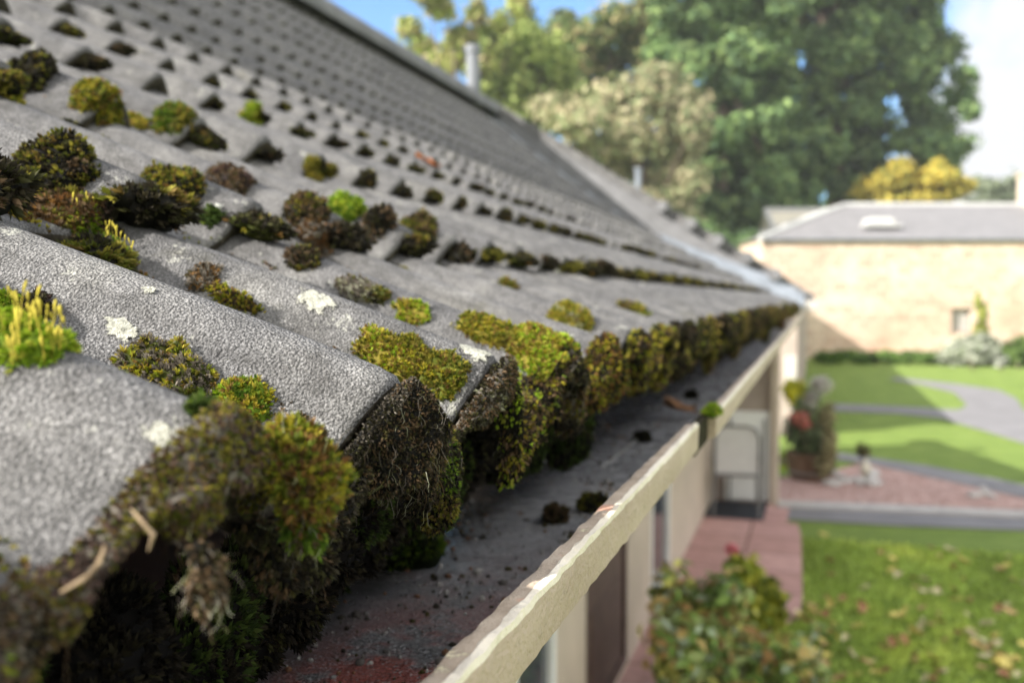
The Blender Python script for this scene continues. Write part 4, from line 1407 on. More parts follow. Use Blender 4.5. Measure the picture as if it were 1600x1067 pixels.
for y in np.arange(0.02, 1.15, 0.07):
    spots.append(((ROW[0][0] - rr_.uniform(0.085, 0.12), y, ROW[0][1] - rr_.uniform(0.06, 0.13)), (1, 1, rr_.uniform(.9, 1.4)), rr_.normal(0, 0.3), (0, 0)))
spread_copies(protos, spots, 'blackish moss lump added to darken the hollow under the nearest tiles', 'moss added to darken the hollow under the eave')

# grit and moss dust lying on the gutter floor
def gutter_grit(n):
    r = np.random.default_rng(31)
    V, F, C = [], [], []
    ico_v, ico_f = ico(1)
    k = 0
    while k < n:
        y = r.uniform(0.15, 3.2) if r.random() < 0.75 else r.uniform(0.2, 1.2); x = r.uniform(-0.40, -0.145)
        f = noise.noise(Vector((x * 20, y * 9, 2.0))) + 0.5 * noise.noise(Vector((x * 60, y * 40, 7.0)))
        if f < r.uniform(-0.5, 0.4): continue
        h = gut_bvh.ray_cast(Vector((x, y, H + 1)), Vector((0, 0, -1)))
        if h[0] is None or h[0].z > H - 0.19: continue
        s_ = 0.0009 + 0.0026 * r.random() ** 3
        P = ico_v * (s_ * r.uniform(.6, 1.4, 3)) * (1 + r.normal(0, .15, (len(ico_v), 1))) + np.array(h[0]) + np.array([0, 0, s_ * .3])
        F.append(ico_f + len(V) * len(ico_v)); V.append(P)
        c = [(.30, .29, .28), (.14, .13, .12), (.05, .045, .035), (.42, .41, .39), (.22, .12, .07), (.07, .06, .02)][r.integers(6)]
        C.append(np.tile(np.array(c) * r.uniform(.7, 1.2), (len(ico_v), 1)))
        k += 1
    o = mesh_np('gutter_grit', np.concatenate(V), np.concatenate(F), M['dry'], col=np.concatenate(C))
    tag(o, 'loose grit and moss dust strewn over the gutter floor', 'grit', None, 'stuff')
gutter_grit(2600)

# --- white lichen crusts, a flake, twigs and stray leaves
def lichen(label, px, py, rx, ry, c=M['stonepale']):
    "a thin crust with a ragged rim that follows the tile"
    h = hit(px, py)
    p, n = h
    z = depth_of(p)
    T, B, N = frame_of(n, UPS)
    a0, b0 = px2m(rx * 1.25, z), px2m(ry * 1.25, z)
    V, F = [p + N * 0.0022], []
    rings, seg = 7, 40
    seed = px * 0.13
    for i in range(1, rings + 1):
        for k in range(seg):
            a = 2 * math.pi * k / seg
            rad = 1 + 0.35 * noise.noise(Vector((math.cos(a) * 2, math.sin(a) * 2, seed))) + 0.22 * noise.noise(Vector((math.cos(a) * 7, math.sin(a) * 7, seed)))
            q = p + (T * a0 * math.cos(a) + B * b0 * math.sin(a)) * rad * i / rings
            hh = roof_bvh.ray_cast(Vector(q + N * 0.03), Vector(-N))
            base = np.array(hh[0]) if hh[0] is not None and abs(hh[3] - 0.03) < 0.010 else q
            up = 0.0012 + 0.0009 * noise.noise(Vector(q * 260)) + 0.0006 * noise.noise(Vector(q * 700))
            V.append(base + N * (up if i < rings else -0.0005))
    for k in range(seg):
        F.append((0, 1 + k, 1 + (k + 1) % seg))
    for i in range(rings - 1):
        for k in range(seg):
            a = 1 + i * seg
            F.append((a + k, a + seg + k, a + seg + (k + 1) % seg, a + (k + 1) % seg))
    col = np.zeros((len(V), 3))
    col[0] = 1.0
    for i in range(1, rings + 1):
        col[1 + (i - 1) * seg:1 + i * seg] = 1.0 - i / rings
    o = mesh_np('lichen_patch', V, F, M['lichen'], col=col, smooth=True)
    tag(o, label, 'lichen')
k_ = NT('white_crust_lichen', 0.95, 0.1)
k_.base(k_.mix(0.8, k_.ramp(k_.noise(150, 6, 0.75), [(0.3, (0.27, 0.27, 0.23)), (0.5, (0.40, 0.40, 0.34)), (0.7, (0.52, 0.51, 0.45))]), k_.ramp(k_.noise(520, 4), [(0.32, 0.55), (0.6, 1.15)]), 'MULTIPLY'))
k_.bump(k_.noise(600, 4), 0.002)
av_ = k_.n('ShaderNodeVertexColor'); av_.layer_name = 'Col'
sx_ = k_.n('ShaderNodeSeparateColor'); k_.l(av_.outputs[0], sx_.inputs[0])
al_ = k_.math('ADD', k_.math('MULTIPLY', sx_.outputs[0], 1.5), k_.math('MULTIPLY', k_.math('ADD', k_.noise(160, 6, 0.8), -0.5), 3.2))
k_.l(k_.ramp(al_, [(0.30, 0.0), (0.52, 1.0)]), k_.p.inputs['Alpha'])
M['lichen'] = k_.m
lichen('round white lichen crust on the sharp roll beside the lime moss', 190, 516, 34, 18)
lichen('white lichen crust on the crest of the first roll past the sharp one', 495, 470, 34, 22)
lichen('cream lichen crust close to the eave beside the mustard moss ridge', 742, 552, 26, 22)
#lichen('broad pale lichen spread between the largest dark mound and the olive mound', 186, 280, 26, 22)
lichen('pale lichen film at the end of the nearest roll', 262, 690, 46, 22)
lichen('chalky lichen blotch low on the roof in the middle of the tiles', 870, 425, 26, 12)
lichen('small pale lichen spot near the top of the sharp roll', 235, 455, 12, 8)

def thing_mesh(name, mbx, mat, label, cat, group=None):
    o = mbx.build(name, mat)
    return tag(o, label, cat, group)

a_, _ = hit(338, 330); b_, _ = hit(424, 352)
T = (b_ - a_); L_ = np.linalg.norm(T)
mb = MB()
nrm_ = np.array([0.35, -0.3, 0.88])
sd = np.cross(T / L_, nrm_)
V = []
for s_, w in ((0, .3), (.12, .8), (.5, 1), (.85, .75), (1, .2)):
    for u in (-1, 1):
        for hgt in (0.003, 0.0065):
            V.append(a_ + T * s_ + sd * u * w * 0.0065 + nrm_ * hgt + nrm_ * 0.002 * math.sin(s_ * 3))
F = []
for i in range(4):
    b = i * 4
    F += [(b, b + 4, b + 6, b + 2), (b + 1, b + 3, b + 7, b + 5), (b, b + 1, b + 5, b + 4), (b + 2, b + 6, b + 7, b + 3)]
F += [(0, 2, 3, 1), (16, 17, 19, 18)]
mb.add(V, F)
thing_mesh('tile_flake', mb, M['slateflake'], 'long pale flake of tile lying beside the rounded olive moss mound', 'tile flake')

mb = MB()
z_ = 0.25
mb.tube([at(95, 925, z_), at(130, 905, z_), at(155, 880, z_ + .002), (at(164, 852, z_ + .004))], [0.0004, 0.0008, 0.0009, 0.0004], 6)
thing_mesh('twig', mb, M['twig'], 'curved tan twig caught in the rust brown moss curtain', 'twig')
mb = MB()
mb.tube([at(205, 795, z_ + .01), at(222, 815, z_ + .008), at(240, 835, z_ + .008), at(232, 860, z_ + .01)], [0.0003, 0.0006, 0.0007, 0.0003], 6)
thing_mesh('twig', mb, M['twig'], 'bent pale twig caught in the reddish brown moss lump', 'twig')
mb = MB()
p0, _ = hit(940, 735, gut_bvh); p1, _ = hit(1012, 675, gut_bvh)
mb.tube([p0 + [0, 0, .004], (p0 + p1) / 2 + [0.004, 0, .006], p1 + [0, 0, .004]], 0.0010, 6)
thing_mesh('twig', mb, M['slateflake'], 'straight pale stalk lying along the gutter floor', 'twig')

def leaf_mesh(r, ln=0.07, curl=0.5):
    "a dry leaf: pointed oval with a raised midrib fold and curled rim"
    V, F = [], []
    n = 7
    for i in range(n):
        t = i / (n - 1)
        w = math.sin(math.pi * t ** 0.8) * 0.36 * ln * (1 + 0.25 * r.normal())
        z = curl * ln * 0.35 * (t - 0.5) ** 2 * r.uniform(0.7, 1.3)
        for s in (-1, 0, 1):
            V.append(((t - 0.5) * ln, s * w, z + abs(s) * curl * 0.22 * ln * r.uniform(0.6, 1.4)))
    for i in range(n - 1):
        for s in range(2):
            a = i * 3 + s
            F.append((a, a + 3, a + 4, a + 1))
    return V, F
def leaf_mat(name, c):
    k = NT(name, 0.7, 0.3)
    k.base(k.ramp(k.noise(30, 4), [(0.3, tuple(x * .6 for x in c)), (0.7, tuple(min(1, x * 1.3) for x in c))]))
    return k.m
LM = [leaf_mat('dry_leaf_tan', (.55, .38, .19)), leaf_mat('dry_leaf_brown', (.34, .18, .09)), leaf_mat('dry_leaf_yellow', (.66, .56, .18)), leaf_mat('dry_leaf_pale', (.64, .57, .36)), leaf_mat('dry_leaf_orange', (.48, .16, .05))]
lr = np.random.default_rng(4)
def one_leaf(loc, ln, mat, label, rot, group=None, curl=0.6):
    V, F = leaf_mesh(lr, ln, curl)
    o = mesh_np('fallen_leaf', V, F, mat, smooth=True)
    o.location = tuple(map(float, loc)); o.rotation_euler = rot
    return tag(o, label, 'leaf', group)
p, n = hit(1052, 655, gut_bvh)
one_leaf(p + [0.01, 0, .018], 0.085, LM[1], 'red brown dry leaf lying in the gutter just before the joint', (0.3, 0.2, 0.9))
p, n = hit(662, 262)
one_leaf(p + [0.01, 0, .012], 0.075, LM[4], 'orange fallen leaf caught under a roll end of the third course', (0.2, 0.5, 0.4))

# ------------------------------------------------------------------ the ground
def sheet(name, pix, z, mat, label=None, kind='structure', thick=0.0):
    P = [gnd(x, y, z) if not isinstance(x, tuple) else np.array([x[0], x[1], z]) for x, y in pix]
    n = len(P)
    V = list(P) + [p - np.array([0, 0, thick + 0.02]) for p in P]
    F = [tuple(range(n))] + [(i, n + i, n + (i + 1) % n, (i + 1) % n) for i in range(n)]
    o = mesh_np(name, V, F, mat)
    # make the top face look upward
    if o.data.polygons[0].normal.z < 0:
        o.data.flip_normals()
    return tag(o, label, None, None, kind)

mb = MB()
mb.add([(-500, -60, -0.02), (500, -60, -0.02), (500, 900, -0.02), (-500, 900, -0.02)], [(0, 1, 2, 3)])
tag(mb.build('lawn', M['grass']), kind='structure')
sheet('path', [(1180, 793), (1215, 789), (1400, 796), (1620, 806), (1900, 822), (1900, 852), (1620, 827), (1400, 819), (1180, 806)], 0.004, M['path'])
sheet('kerb', [(1215, 781), (1400, 788), (1640, 799), (1900, 812), (1900, 821), (1640, 806), (1400, 795.5), (1215, 788.5)], 0.035, M['kerb'], thick=0.03)
sheet('gravel_bed', [(1215, 745), (1300, 735), (1345, 722), (1420, 738), (1510, 758), (1620, 782), (1900, 812), (1640, 797), (1400, 787), (1215, 780)], 0.008, M['gravel'])
sheet('garden_path', [(1305, 706), (1345, 712), (1450, 727), (1530, 742), (1620, 761), (1900, 822), (1900, 842), (1620, 780), (1510, 757), (1420, 737), (1345, 721), (1305, 716)], 0.005, M['path'])
sheet('branch_path', [(1300, 630), (1400, 634), (1498, 640), (1512, 632), (1490, 612), (1440, 600), (1390, 592), (1400, 589), (1500, 600), (1560, 609), (1588, 622), (1600, 640), (1640, 665), (1800, 730), (1800, 770), (1620, 697), (1540, 672), (1470, 652), (1400, 645), (1300, 641)], 0.004, M['path'])
sheet('patio', [(1062, 878), (1100, 806), (1180, 806), (1247, 818), (1252, 836), (1254, 930), (1250, 960), (1150, 1010), (1000, 1080)], 0.012, M['slab'])
v0, v1 = gnd(1100, 806), gnd(1180, 806)
mb = MB()
mb.add([(WX, wy(1022), 0.006), (-0.30, wy(1022), 0.006), (-0.25, 11.2, 0.006), (WX, 11.2, 0.006)], [(0, 1, 2, 3)])
tag(mb.build('porch_floor', M['slab']), kind='structure')
mb = MB()
mb.add([(WX, -0.5, 0.006), (-0.62, -0.5, 0.006), (-0.62, wy(1022), 0.006), (WX, wy(1022), 0.006)], [(0, 1, 2, 3)])
tag(mb.build('house_footpath', M['slab']), kind='structure')

# grass blades over the parts of the lawn near enough to show a texture
def blades(n, rect, ln, w):
    r = np.random.default_rng(5)
    P = np.stack([r.uniform(rect[0], rect[1], n), r.uniform(rect[2], rect[3], n), np.full(n, -0.022)], 1)
    a = r.uniform(0, 2 * math.pi, n)
    S = np.stack([np.cos(a), np.sin(a), np.zeros(n)], 1) * (w * r.uniform(.6, 1.4, n))[:, None]
    U = np.stack([r.normal(0, .45, n), r.normal(0, .45, n), np.ones(n)], 1) * (ln * r.uniform(.5, 1.4, n))[:, None]
    V = np.stack([P - S, P + S, P + U + S * .3, P + U - S * .3], 1).reshape(-1, 3)
    nv = np.array([noise.noise(Vector((p[0] * .9, p[1] * .5, 0))) + .6 * noise.noise(Vector((p[0] * 3, p[1] * 2, 3))) for p in P])
    base = np.array([.36, .48, .10]) * (1 + 0.5 * nv[:, None]) * r.uniform(.7, 1.35, (n, 1))
    base[:, 0] *= 1 + .25 * np.clip(nv, 0, 1)
    C = np.repeat(base, 4, 0)
    return mesh_np('grass', V, np.arange(4 * n).reshape(-1, 4), M['leaf'], col=C)
def off_lawn(p):
    return False
g_ = blades(60000, (-0.28, 5.6, 3.9, 9.75), 0.034, 0.014)
# keep blades off the paving
me = g_.data
tag(g_, kind='stuff')

def inside(poly, x, y):
    c = False
    n = len(poly)
    for i in range(n):
        x1, y1 = poly[i]; x2, y2 = poly[(i + 1) % n]
        if (y1 > y) != (y2 > y) and x < (x2 - x1) * (y - y1) / (y2 - y1) + x1:
            c = not c
    return c
pavers = []
for nm in ('path', 'kerb', 'gravel_bed', 'patio', 'porch_floor', 'house_footpath'):
    me_ = bpy.data.objects[nm].data
    pavers.append([(me_.vertices[i].co.x, me_.vertices[i].co.y) for i in me_.polygons[0].vertices])
bm = bmesh.new(); bm.from_mesh(me)
bm.faces.ensure_lookup_table()
kill = []
for f in bm.faces:
    c = f.calc_center_median()
    if any(inside(p, c.x, c.y) for p in pavers): kill.append(f)
bmesh.ops.delete(bm, geom=kill, context='FACES')
bm.to_mesh(me); bm.free()

# fallen leaves on the near lawn
pr = []
for i in range(8):
    V, F = leaf_mesh(lr, lr.uniform(0.09, 0.15), 0.9)
    pr.append(mesh_np('fallen_leaf', V, F, LM[i % 4], smooth=True))
used = 0
spots = []
for (px, py) in ((1470, 870), (1490, 885), (1505, 878), (1485, 862), (1505, 905), (1490, 922), (1495, 940), (1510, 960), (1575, 958), (1560, 952), (1430, 988), (1392, 1000), (1378, 1012), (1460, 1040), (1372, 1055), (1245, 960), (1262, 972), (1285, 985), (1300, 978), (1320, 998), (1270, 1000), (1290, 962), (1255, 1018), (1180, 1052), (1230, 1060), (1310, 1062), (1300, 945), (1530, 1002), (1550, 1012), (1562, 1028), (1572, 1044), (1590, 1052), (1540, 1018), (1585, 1030), (1556, 1040), (1465, 925), (1298, 900), (1425, 905), (1600, 1010)):
    spots.append((px, py))
for i in range(95):
    px = lr.uniform(1190, 1600); py = 830 + 237 * lr.random() ** 0.6
    if px < 1262 and py < 955: continue
    spots.append((px, py))
for i, (px, py) in enumerate(spots):
    src = pr[i % 8]
    o = src if i < 8 else src.copy()
    if i >= 8: COL.objects.link(o)
    g = gnd(px, py, 0.03)
    o.location = tuple(map(float, g + np.array([0, 0, lr.uniform(0, 0.012)])))
    o.rotation_euler = (lr.normal(0, .35), lr.normal(0, .35), lr.uniform(0, 6.28))
    s = lr.uniform(0.45, 0.95); o.scale = (s, s, s)
    tag(o, 'dry curled leaf fallen on the near lawn', 'leaf', 'leaves scattered over the near lawn')

# ------------------------------------------------------------------ plants
def foliage(blobs, pal, leaf, n, seed, up=0.35, shell=1.15, asp=0.5, weights=None, accent=None):
    "leaf sized faces through the volume of lumpy blobs"
    r = np.random.default_rng(seed)
    vol = np.array([b[1][0] * b[1][1] * b[1][2] for b in blobs]) ** 0.7
    cnt = (n * vol / vol.sum()).astype(int) + 1
    Ps, Ns, Cs = [], [], []
    for (c, rad), k in zip(blobs, cnt):
        d = r.normal(size=(k, 3)); d /= np.linalg.norm(d, axis=1, keepdims=True)
        rr = r.random(k) ** (1 / 3 * shell)
        lump = 1 + 0.55 * np.array([noise.noise(Vector(v * 2.1) + Vector(tuple(map(float, c)))) + .6 * noise.noise(Vector(v * 5.3) + Vector(tuple(map(float, c)))) for v in d]) + r.normal(0, 0.10, k)
        P = np.asarray(c) + d * (rr * lump)[:, None] * np.asarray(rad)
        Ps.append(P)
        N = d + np.array([0, 0, up]) + r.normal(0, 0.6, (k, 3))
        Ns.append(N / np.linalg.norm(N, axis=1, keepdims=True))
        pc = np.array(pal)[r.integers(0, len(pal), k)]
        tint = r.uniform(0.75, 1.25)
        Cs.append(pc * tint * r.uniform(0.75, 1.25, (k, 1)))
    P = np.concatenate(Ps); N = np.concatenate(Ns); C = np.concatenate(Cs)
    n = len(P)
    ref = r.normal(size=(n, 3))
    T = ref - N * np.sum(ref * N, 1, keepdims=True); T /= np.linalg.norm(T, axis=1, keepdims=True)
    B = np.cross(N, T)
    s = (leaf * r.uniform(0.6, 1.4, n))[:, None]
    bend = N * s * 0.25
    V = np.stack([P - T * s, P + B * s * asp + bend, P + T * s, P - B * s * asp + bend], 1).reshape(-1, 3)
    return V, np.arange(4 * n).reshape(-1, 4), np.repeat(C, 4, 0)

def tree(name, label, base, blobs, pal, leaf, n, seed, trunk_r=0.3, cat='tree', group=None, limbs=6, trunk_top=None, shell=1.15, up=0.35, asp=0.5, mat=None):
    base = np.asarray(base, float)
    e = empty(name, base, label, cat, group)
    V, F, C = foliage(blobs, pal, leaf, n, seed, up, shell, asp)
    mesh_np('crown' if cat == 'tree' else 'foliage', V - base, F, mat or M['leaf'], e, col=C)
    r = np.random.default_rng(seed + 1)
    top = np.array(trunk_top) if trunk_top is not None else np.mean([b[0] for b in blobs], 0)
    mb = MB()
    hgt = top - base
    mb.tube([hgt * 0, hgt * .33 + r.normal(0, trunk_r * .3, 3) * [1, 1, 0], hgt * .66 + r.normal(0, trunk_r * .4, 3) * [1, 1, 0], hgt], [trunk_r, trunk_r * .8, trunk_r * .55, trunk_r * .25], 8)
    idx = r.permutation(len(blobs))[:limbs]
    for i in idx:
        c = np.asarray(blobs[i][0]) - base
        s = hgt * r.uniform(.35, .8)
        m = (s + c) / 2 + np.array([0, 0, -0.12 * np.linalg.norm(c - s)])
        mb.tube([s, m, c], [trunk_r * .38, trunk_r * .26, trunk_r * .1], 6)
    mb.build('trunk' if cat == 'tree' else 'stem', M['bark'], e)
    return e

def blobs_px(lst, depth, zs=1.0, jit=1.5, seed=0):
    "crown lumps placed over picture spots at about one distance: (px, py, rx, ry) in pixels"
    r = np.random.default_rng(seed)
    out = []
    for (px, py, rx, ry) in lst:
        dz = depth + r.uniform(-jit, jit)
        c = at(px, py, dz)
        out.append((c, (px2m(rx, dz), px2m((rx + ry) / 2, dz) * zs, px2m(ry, dz))))
    return out

def base_at(px, depth):
    p = at(px, 500, depth)
    return np.array([p[0], p[1], -0.02])

rt = np.random.default_rng(12)
def conifer_spots(cx, top, bot, half_top, half_bot, n, seed):
    r = np.random.default_rng(seed)
    L = []
    for i in range(n):
        t = (i + r.random()) / n
        y = top + (bot - top) * t
        hw = half_top + (half_bot - half_top) * min(1, t * 1.5)
        x = cx + r.uniform(-1, 1) * hw
        rad = r.uniform(16, 36)
        L.append((x, y, rad * 1.15, rad * .75))
    return L

EVG = [(.105, .175, .072), (.145, .230, .090), (.185, .280, .100), (.082, .138, .064), (.245, .335, .120)]
L = conifer_spots(1300, -330, 330, 95, 172, 150, 3) + [(1500, 150, 28, 22), (1478, 75, 30, 26), (1490, 230, 30, 22), (1440, 20, 34, 40), (1515, 175, 18, 15), (1455, 195, 40, 26), (1420, 110, 46, 40), (1460, 265, 36, 18), (1505, 120, 22, 18), (1380, 280, 40, 26)]
rg = np.random.default_rng(55)
L += [(x + rg.uniform(-18, 18), y + rg.uniform(-18, 18), rg.uniform(22, 34), rg.uniform(17, 27)) for x in range(1180, 1480, 44) for y in range(-30, 330, 40) if not (x > 1370 and 120 < y < 300 and rg.random() < .6)]
tree('tall_evergreen', 'tallest dark green evergreen tree with a ragged edge against the white cloud', base_at(1300, 56), blobs_px(L, 56, 1.1, 2.5, 1), EVG, 0.24, 100000, 31, 0.6, limbs=16, trunk_top=at(1300, -200, 56))
L = conifer_spots(1125, -260, 400, 70, 105, 90, 5) + [(1150, 360, 60, 40), (1105, 330, 50, 36), (1185, 330, 40, 40), (1165, 385, 50, 30)]
L += [(x + rg.uniform(-18, 18), y + rg.uniform(-18, 18), rg.uniform(22, 32), rg.uniform(17, 25)) for x in range(1040, 1220, 44) for y in range(-20, 400, 40) if y < 40 + (x - 980) * 3]
tree('dark_evergreen', 'dark evergreen tree between the end of the tiled roof and the stone building', base_at(1125, 49), blobs_px(L, 49, 1.1, 2, 2), EVG, 0.22, 70000, 33, 0.5, limbs=12, trunk_top=at(1125, -150, 49))
TAN = [(.40, .35, .21), (.45, .40, .26), (.31, .30, .17), (.33, .37, .19), (.22, .26, .13)]
L = [(960, 170, 55, 36), (1010, 150, 50, 34), (1060, 165, 44, 34), (900, 190, 46, 30), (930, 230, 50, 30), (990, 215, 50, 34), (1050, 225, 46, 36), (1085, 190, 30, 34), (1020, 270, 50, 30), (1070, 285, 38, 30), (960, 260, 40, 24), (860, 170, 36, 22), (1000, 320, 50, 30), (1060, 340, 40, 30), (1030, 120, 36, 20)]
tree('autumn_tree', 'pale tan autumn tree with thin foliage behind the roof ridge', base_at(1000, 42), blobs_px(L, 42, 1.0, 1.5, 4), TAN, 0.17, 15000, 35, 0.28, limbs=13, trunk_top=at(1000, 180, 42))
LG = [(.24, .31, .085), (.31, .38, .11), (.16, .22, .07), (.38, .43, .14)]
L = [(790, 90, 36, 34), (820, 60, 36, 30), (800, 140, 40, 30), (850, 80, 34, 30), (830, 120, 40, 30), (770, 60, 24, 24), (870, 110, 30, 30), (790, 180, 40, 30), (850, 180, 40, 30), (760, 130, 24, 30)]
tree('light_green_tree', 'light green leafy tree right of the grey vent pipe', base_at(820, 46), blobs_px(L, 46, 1.0, 1.5, 6), LG, 0.20, 13000, 37, 0.3, limbs=8, trunk_top=at(820, 80, 46))
MG = [(.15, .22, .07), (.22, .28, .10), (.10, .16, .06), (.34, .34, .15), (.42, .35, .17)]
L = [(920, 60, 40, 32), (950, 100, 44, 30), (900, 110, 36, 30), (990, 60, 36, 34), (1010, 20, 30, 30), (960, 30, 30, 24), (1020, 95, 34, 28), (880, 40, 24, 26), (1045, 50, 28, 34), (940, 150, 50, 30), (890, 150, 40, 30)]
tree('mixed_tree', 'dull green and tan tree with sky gaps above the pale tan autumn tree', base_at(950, 52), blobs_px(L, 52, 1.0, 2, 8), MG, 0.22, 11000, 39, 0.35, limbs=10, trunk_top=at(950, 50, 52))
SP = [(.32, .38, .08), (.42, .43, .14), (.22, .28, .07), (.44, .36, .20)]
L = [(640, 45, 22, 18), (690, 15, 26, 18), (720, 60, 30, 22), (700, 95, 34, 22), (750, 100, 30, 26), (810, 10, 20, 26), (745, 20, 18, 22), (660, 75, 24, 18), (670, -10, 30, 20), (780, 35, 16, 16)]
tree('sparse_tree', 'thin yellowish tree with blue sky showing through left of the grey vent pipe', base_at(710, 44), blobs_px(L, 44, 1.0, 1.5, 9), SP, 0.17, 5000, 41, 0.22, limbs=9, trunk_top=at(710, 40, 44))
YL = [(.46, .36, .06), (.50, .42, .08), (.38, .30, .05), (.32, .32, .07)]
L = [(1370, 290, 30, 16), (1400, 280, 32, 18), (1435, 290, 30, 18), (1465, 278, 34, 18), (1495, 292, 26, 16), (1410, 258, 18, 12), (1465, 258, 14, 10), (1350, 302, 22, 10), (1430, 310, 60, 14), (1385, 305, 40, 14)]
tree('yellow_tree', 'bright yellow autumn tree rising behind the slate roof of the stone building', base_at(1430, 50), blobs_px(L, 50, 1.0, 1.2, 10), YL, 0.17, 7500, 43, 0.2, limbs=6, trunk_top=at(1430, 290, 50))
L = [(1535, 290, 26, 14), (1565, 300, 24, 14), (1590, 285, 18, 14), (1550, 312, 40, 10)]
tree('distant_tree', 'faint grey green tree far off beside the chimney of the stone building', base_at(1560, 80), blobs_px(L, 80, 1.0, 1.2, 11), [(.18, .22, .14), (.24, .27, .18)], 0.25, 2200, 45, 0.2, limbs=3, trunk_top=at(1560, 300, 80))
L = [(1130, 395, 50, 30), (1175, 400, 30, 34), (1090, 380, 40, 30), (1180, 440, 26, 30)]
tree('dark_bush', 'dark green bush close against the left corner of the stone building', base_at(1140, 41), blobs_px(L, 41, 1.0, 1.0, 13), EVG[:4], 0.18, 6000, 47, 0.15, limbs=3, trunk_top=at(1140, 420, 41))

# ------------------------------------------------------------------ the stone building across the lawn
BD = 37.0                                   # distance of its front wall
X0 = px2m(1190 - CX, BD)
Fh = np.array([-math.sin(YAW), math.cos(YAW), 0.0])
org = Rv * X0 + Fh * (BD * 1.0)
bld = empty('stone_building', (org[0], org[1], 0), 'long sandstone building with a grey hipped slate roof across the lawn', 'building', rz=YAW)
ZE, ZRG = 4.62, 6.38                        # eave and ridge heights
LEN, DEP = 17.0, 10.0
def local(name, mbx, mat, parent=bld, smooth=False):
    return mbx.build(name, mat, parent, smooth)
mb = MB()
wx0, wx1 = 7.35, 8.15
wz0, wz1 = 1.0, 1.95
mb.box((wx0 / 2, 0.3, ZE / 2), (wx0, 0.6, ZE))
mb.box(((wx1 + LEN) / 2, 0.3, ZE / 2), (LEN - wx1, 0.6, ZE))
mb.box(((wx0 + wx1) / 2, 0.3, wz0 / 2), (wx1 - wx0, 0.6, wz0))
mb.box(((wx0 + wx1) / 2, 0.3, (wz1 + ZE) / 2), (wx1 - wx0, 0.6, ZE - wz1))
mb.box((0.3, 0.6 + (DEP - 0.6) / 2, ZE / 2), (0.6, DEP - 0.6, ZE))
local('wall', mb, M['sandstone'])
mb = MB()
w = 0.07
mb.box((wx0 + w / 2, 0.2, (wz0 + wz1) / 2), (w, 0.08, wz1 - wz0)); mb.box((wx1 - w / 2, 0.2, (wz0 + wz1) / 2), (w, 0.08, wz1 - wz0))
mb.box(((wx0 + wx1) / 2, 0.2, wz1 - w / 2), (wx1 - wx0 - 2 * w, 0.078, w)); mb.box(((wx0 + wx1) / 2, 0.2, wz0 + w / 2), (wx1 - wx0 - 2 * w, 0.078, w))
wn = local('window', mb, M['taupe'])
mb = MB(); mb.box(((wx0 + wx1) / 2, 0.22, (wz0 + wz1) / 2), (wx1 - wx0 - 2 * w, 0.02, wz1 - wz0 - 2 * w))
mb.build('pane', M['kerb'], wn)
mb = MB()
ov = 0.14
A = [(-ov, -ov, ZE), (LEN, -ov, ZE), (LEN, DEP + ov, ZE), (-ov, DEP + ov, ZE), (DEP / 2 - .1, DEP / 2, ZRG), (LEN, DEP / 2, ZRG)]
mb.add(A, [(0, 1, 5, 4), (2, 3, 4, 5), (3, 0, 4), (0, 3, 2, 1)])
rf_ = local('roof', mb, M['slate'])
mb = MB()
mb.tube([A[4], (A[5][0], A[5][1], A[5][2])], 0.13, 8)
mb.tube([A[0], A[4]], 0.13, 8)
mb.tube([A[3], A[4]], 0.13, 8)
mb.build('ridge_cap', M['leadcap'], rf_)
mb = MB()
tt = 0.32
ys = -ov + (DEP / 2 + ov) * tt; zs = ZE + (ZRG - ZE) * tt
xr_ = px2m(1370 - CX, 38.5) - X0
mb.box((xr_, ys, zs + 0.20), (1.05, 0.75, 0.28), bev=0.04)
mb.box((xr_, ys - 0.28, zs + 0.03), (1.5, 0.6, 0.12), bev=0.03)
sk = mb.build('roof_light', M['leadcap'], rf_)
mb = MB(); mb.box((xr_, ys - 0.02, zs + 0.35), (0.8, 0.55, 0.02)); mb.build('glass', M['white'], sk)
mb = MB()
cx_ = px2m(1606 - CX, 42) - X0
mb.box((cx_, DEP / 2, ZRG + 0.45), (0.8, 0.8, 1.7)); mb.box((cx_, DEP / 2, ZRG + 1.35), (0.95, 0.95, 0.14), bev=0.02)
mb.lathe([(0.13, 0), (0.11, 0.5), (0.14, 0.52)], (cx_ - .15, DEP / 2, ZRG + 1.42), 12)
mb.build('chimney', M['harl'], rf_)
# lower rear range whose ridge shows left of the hip
mb = MB()
rl = px2m(1196 - CX, 46) - X0; rr2 = px2m(1345 - CX, 46) - X0
zr2 = H + (465 - 329) / 1494 * 46
mb.add([(rl, 6.2, ZE), (rr2, 6.2, ZE), (rl, 9.2, zr2), (rr2, 9.2, zr2), (rl, 12.2, ZE), (rr2, 12.2, ZE)], [(0, 1, 3, 2), (2, 3, 5, 4), (0, 2, 4), (1, 5, 3), (0, 4, 5, 1)])
rb = mb.build('rear_roof', M['stonepale'], bld)
mb = MB(); mb.tube([(rl, 9.2, zr2), (rr2, 9.2, zr2)], 0.14, 8); mb.tube([(rl, 6.2, ZE), (rl, 9.2, zr2)], 0.15, 8); mb.build('ridge_cap', M['leadcap'], rb)
mb = MB(); mb.box(((rl + rr2) / 2, 11.3, ZE / 2 - .1), (rr2 - rl - 0.2, 1.6, ZE)); mb.build('rear_wall', M['sandstone'], bld)
mb = MB(); mb.tube([(0.0, -0.12, ZE - 0.03), (LEN, -0.12, ZE - 0.03)], 0.055, 8); mb.build('eaves_gutter', M['pipe'], bld)
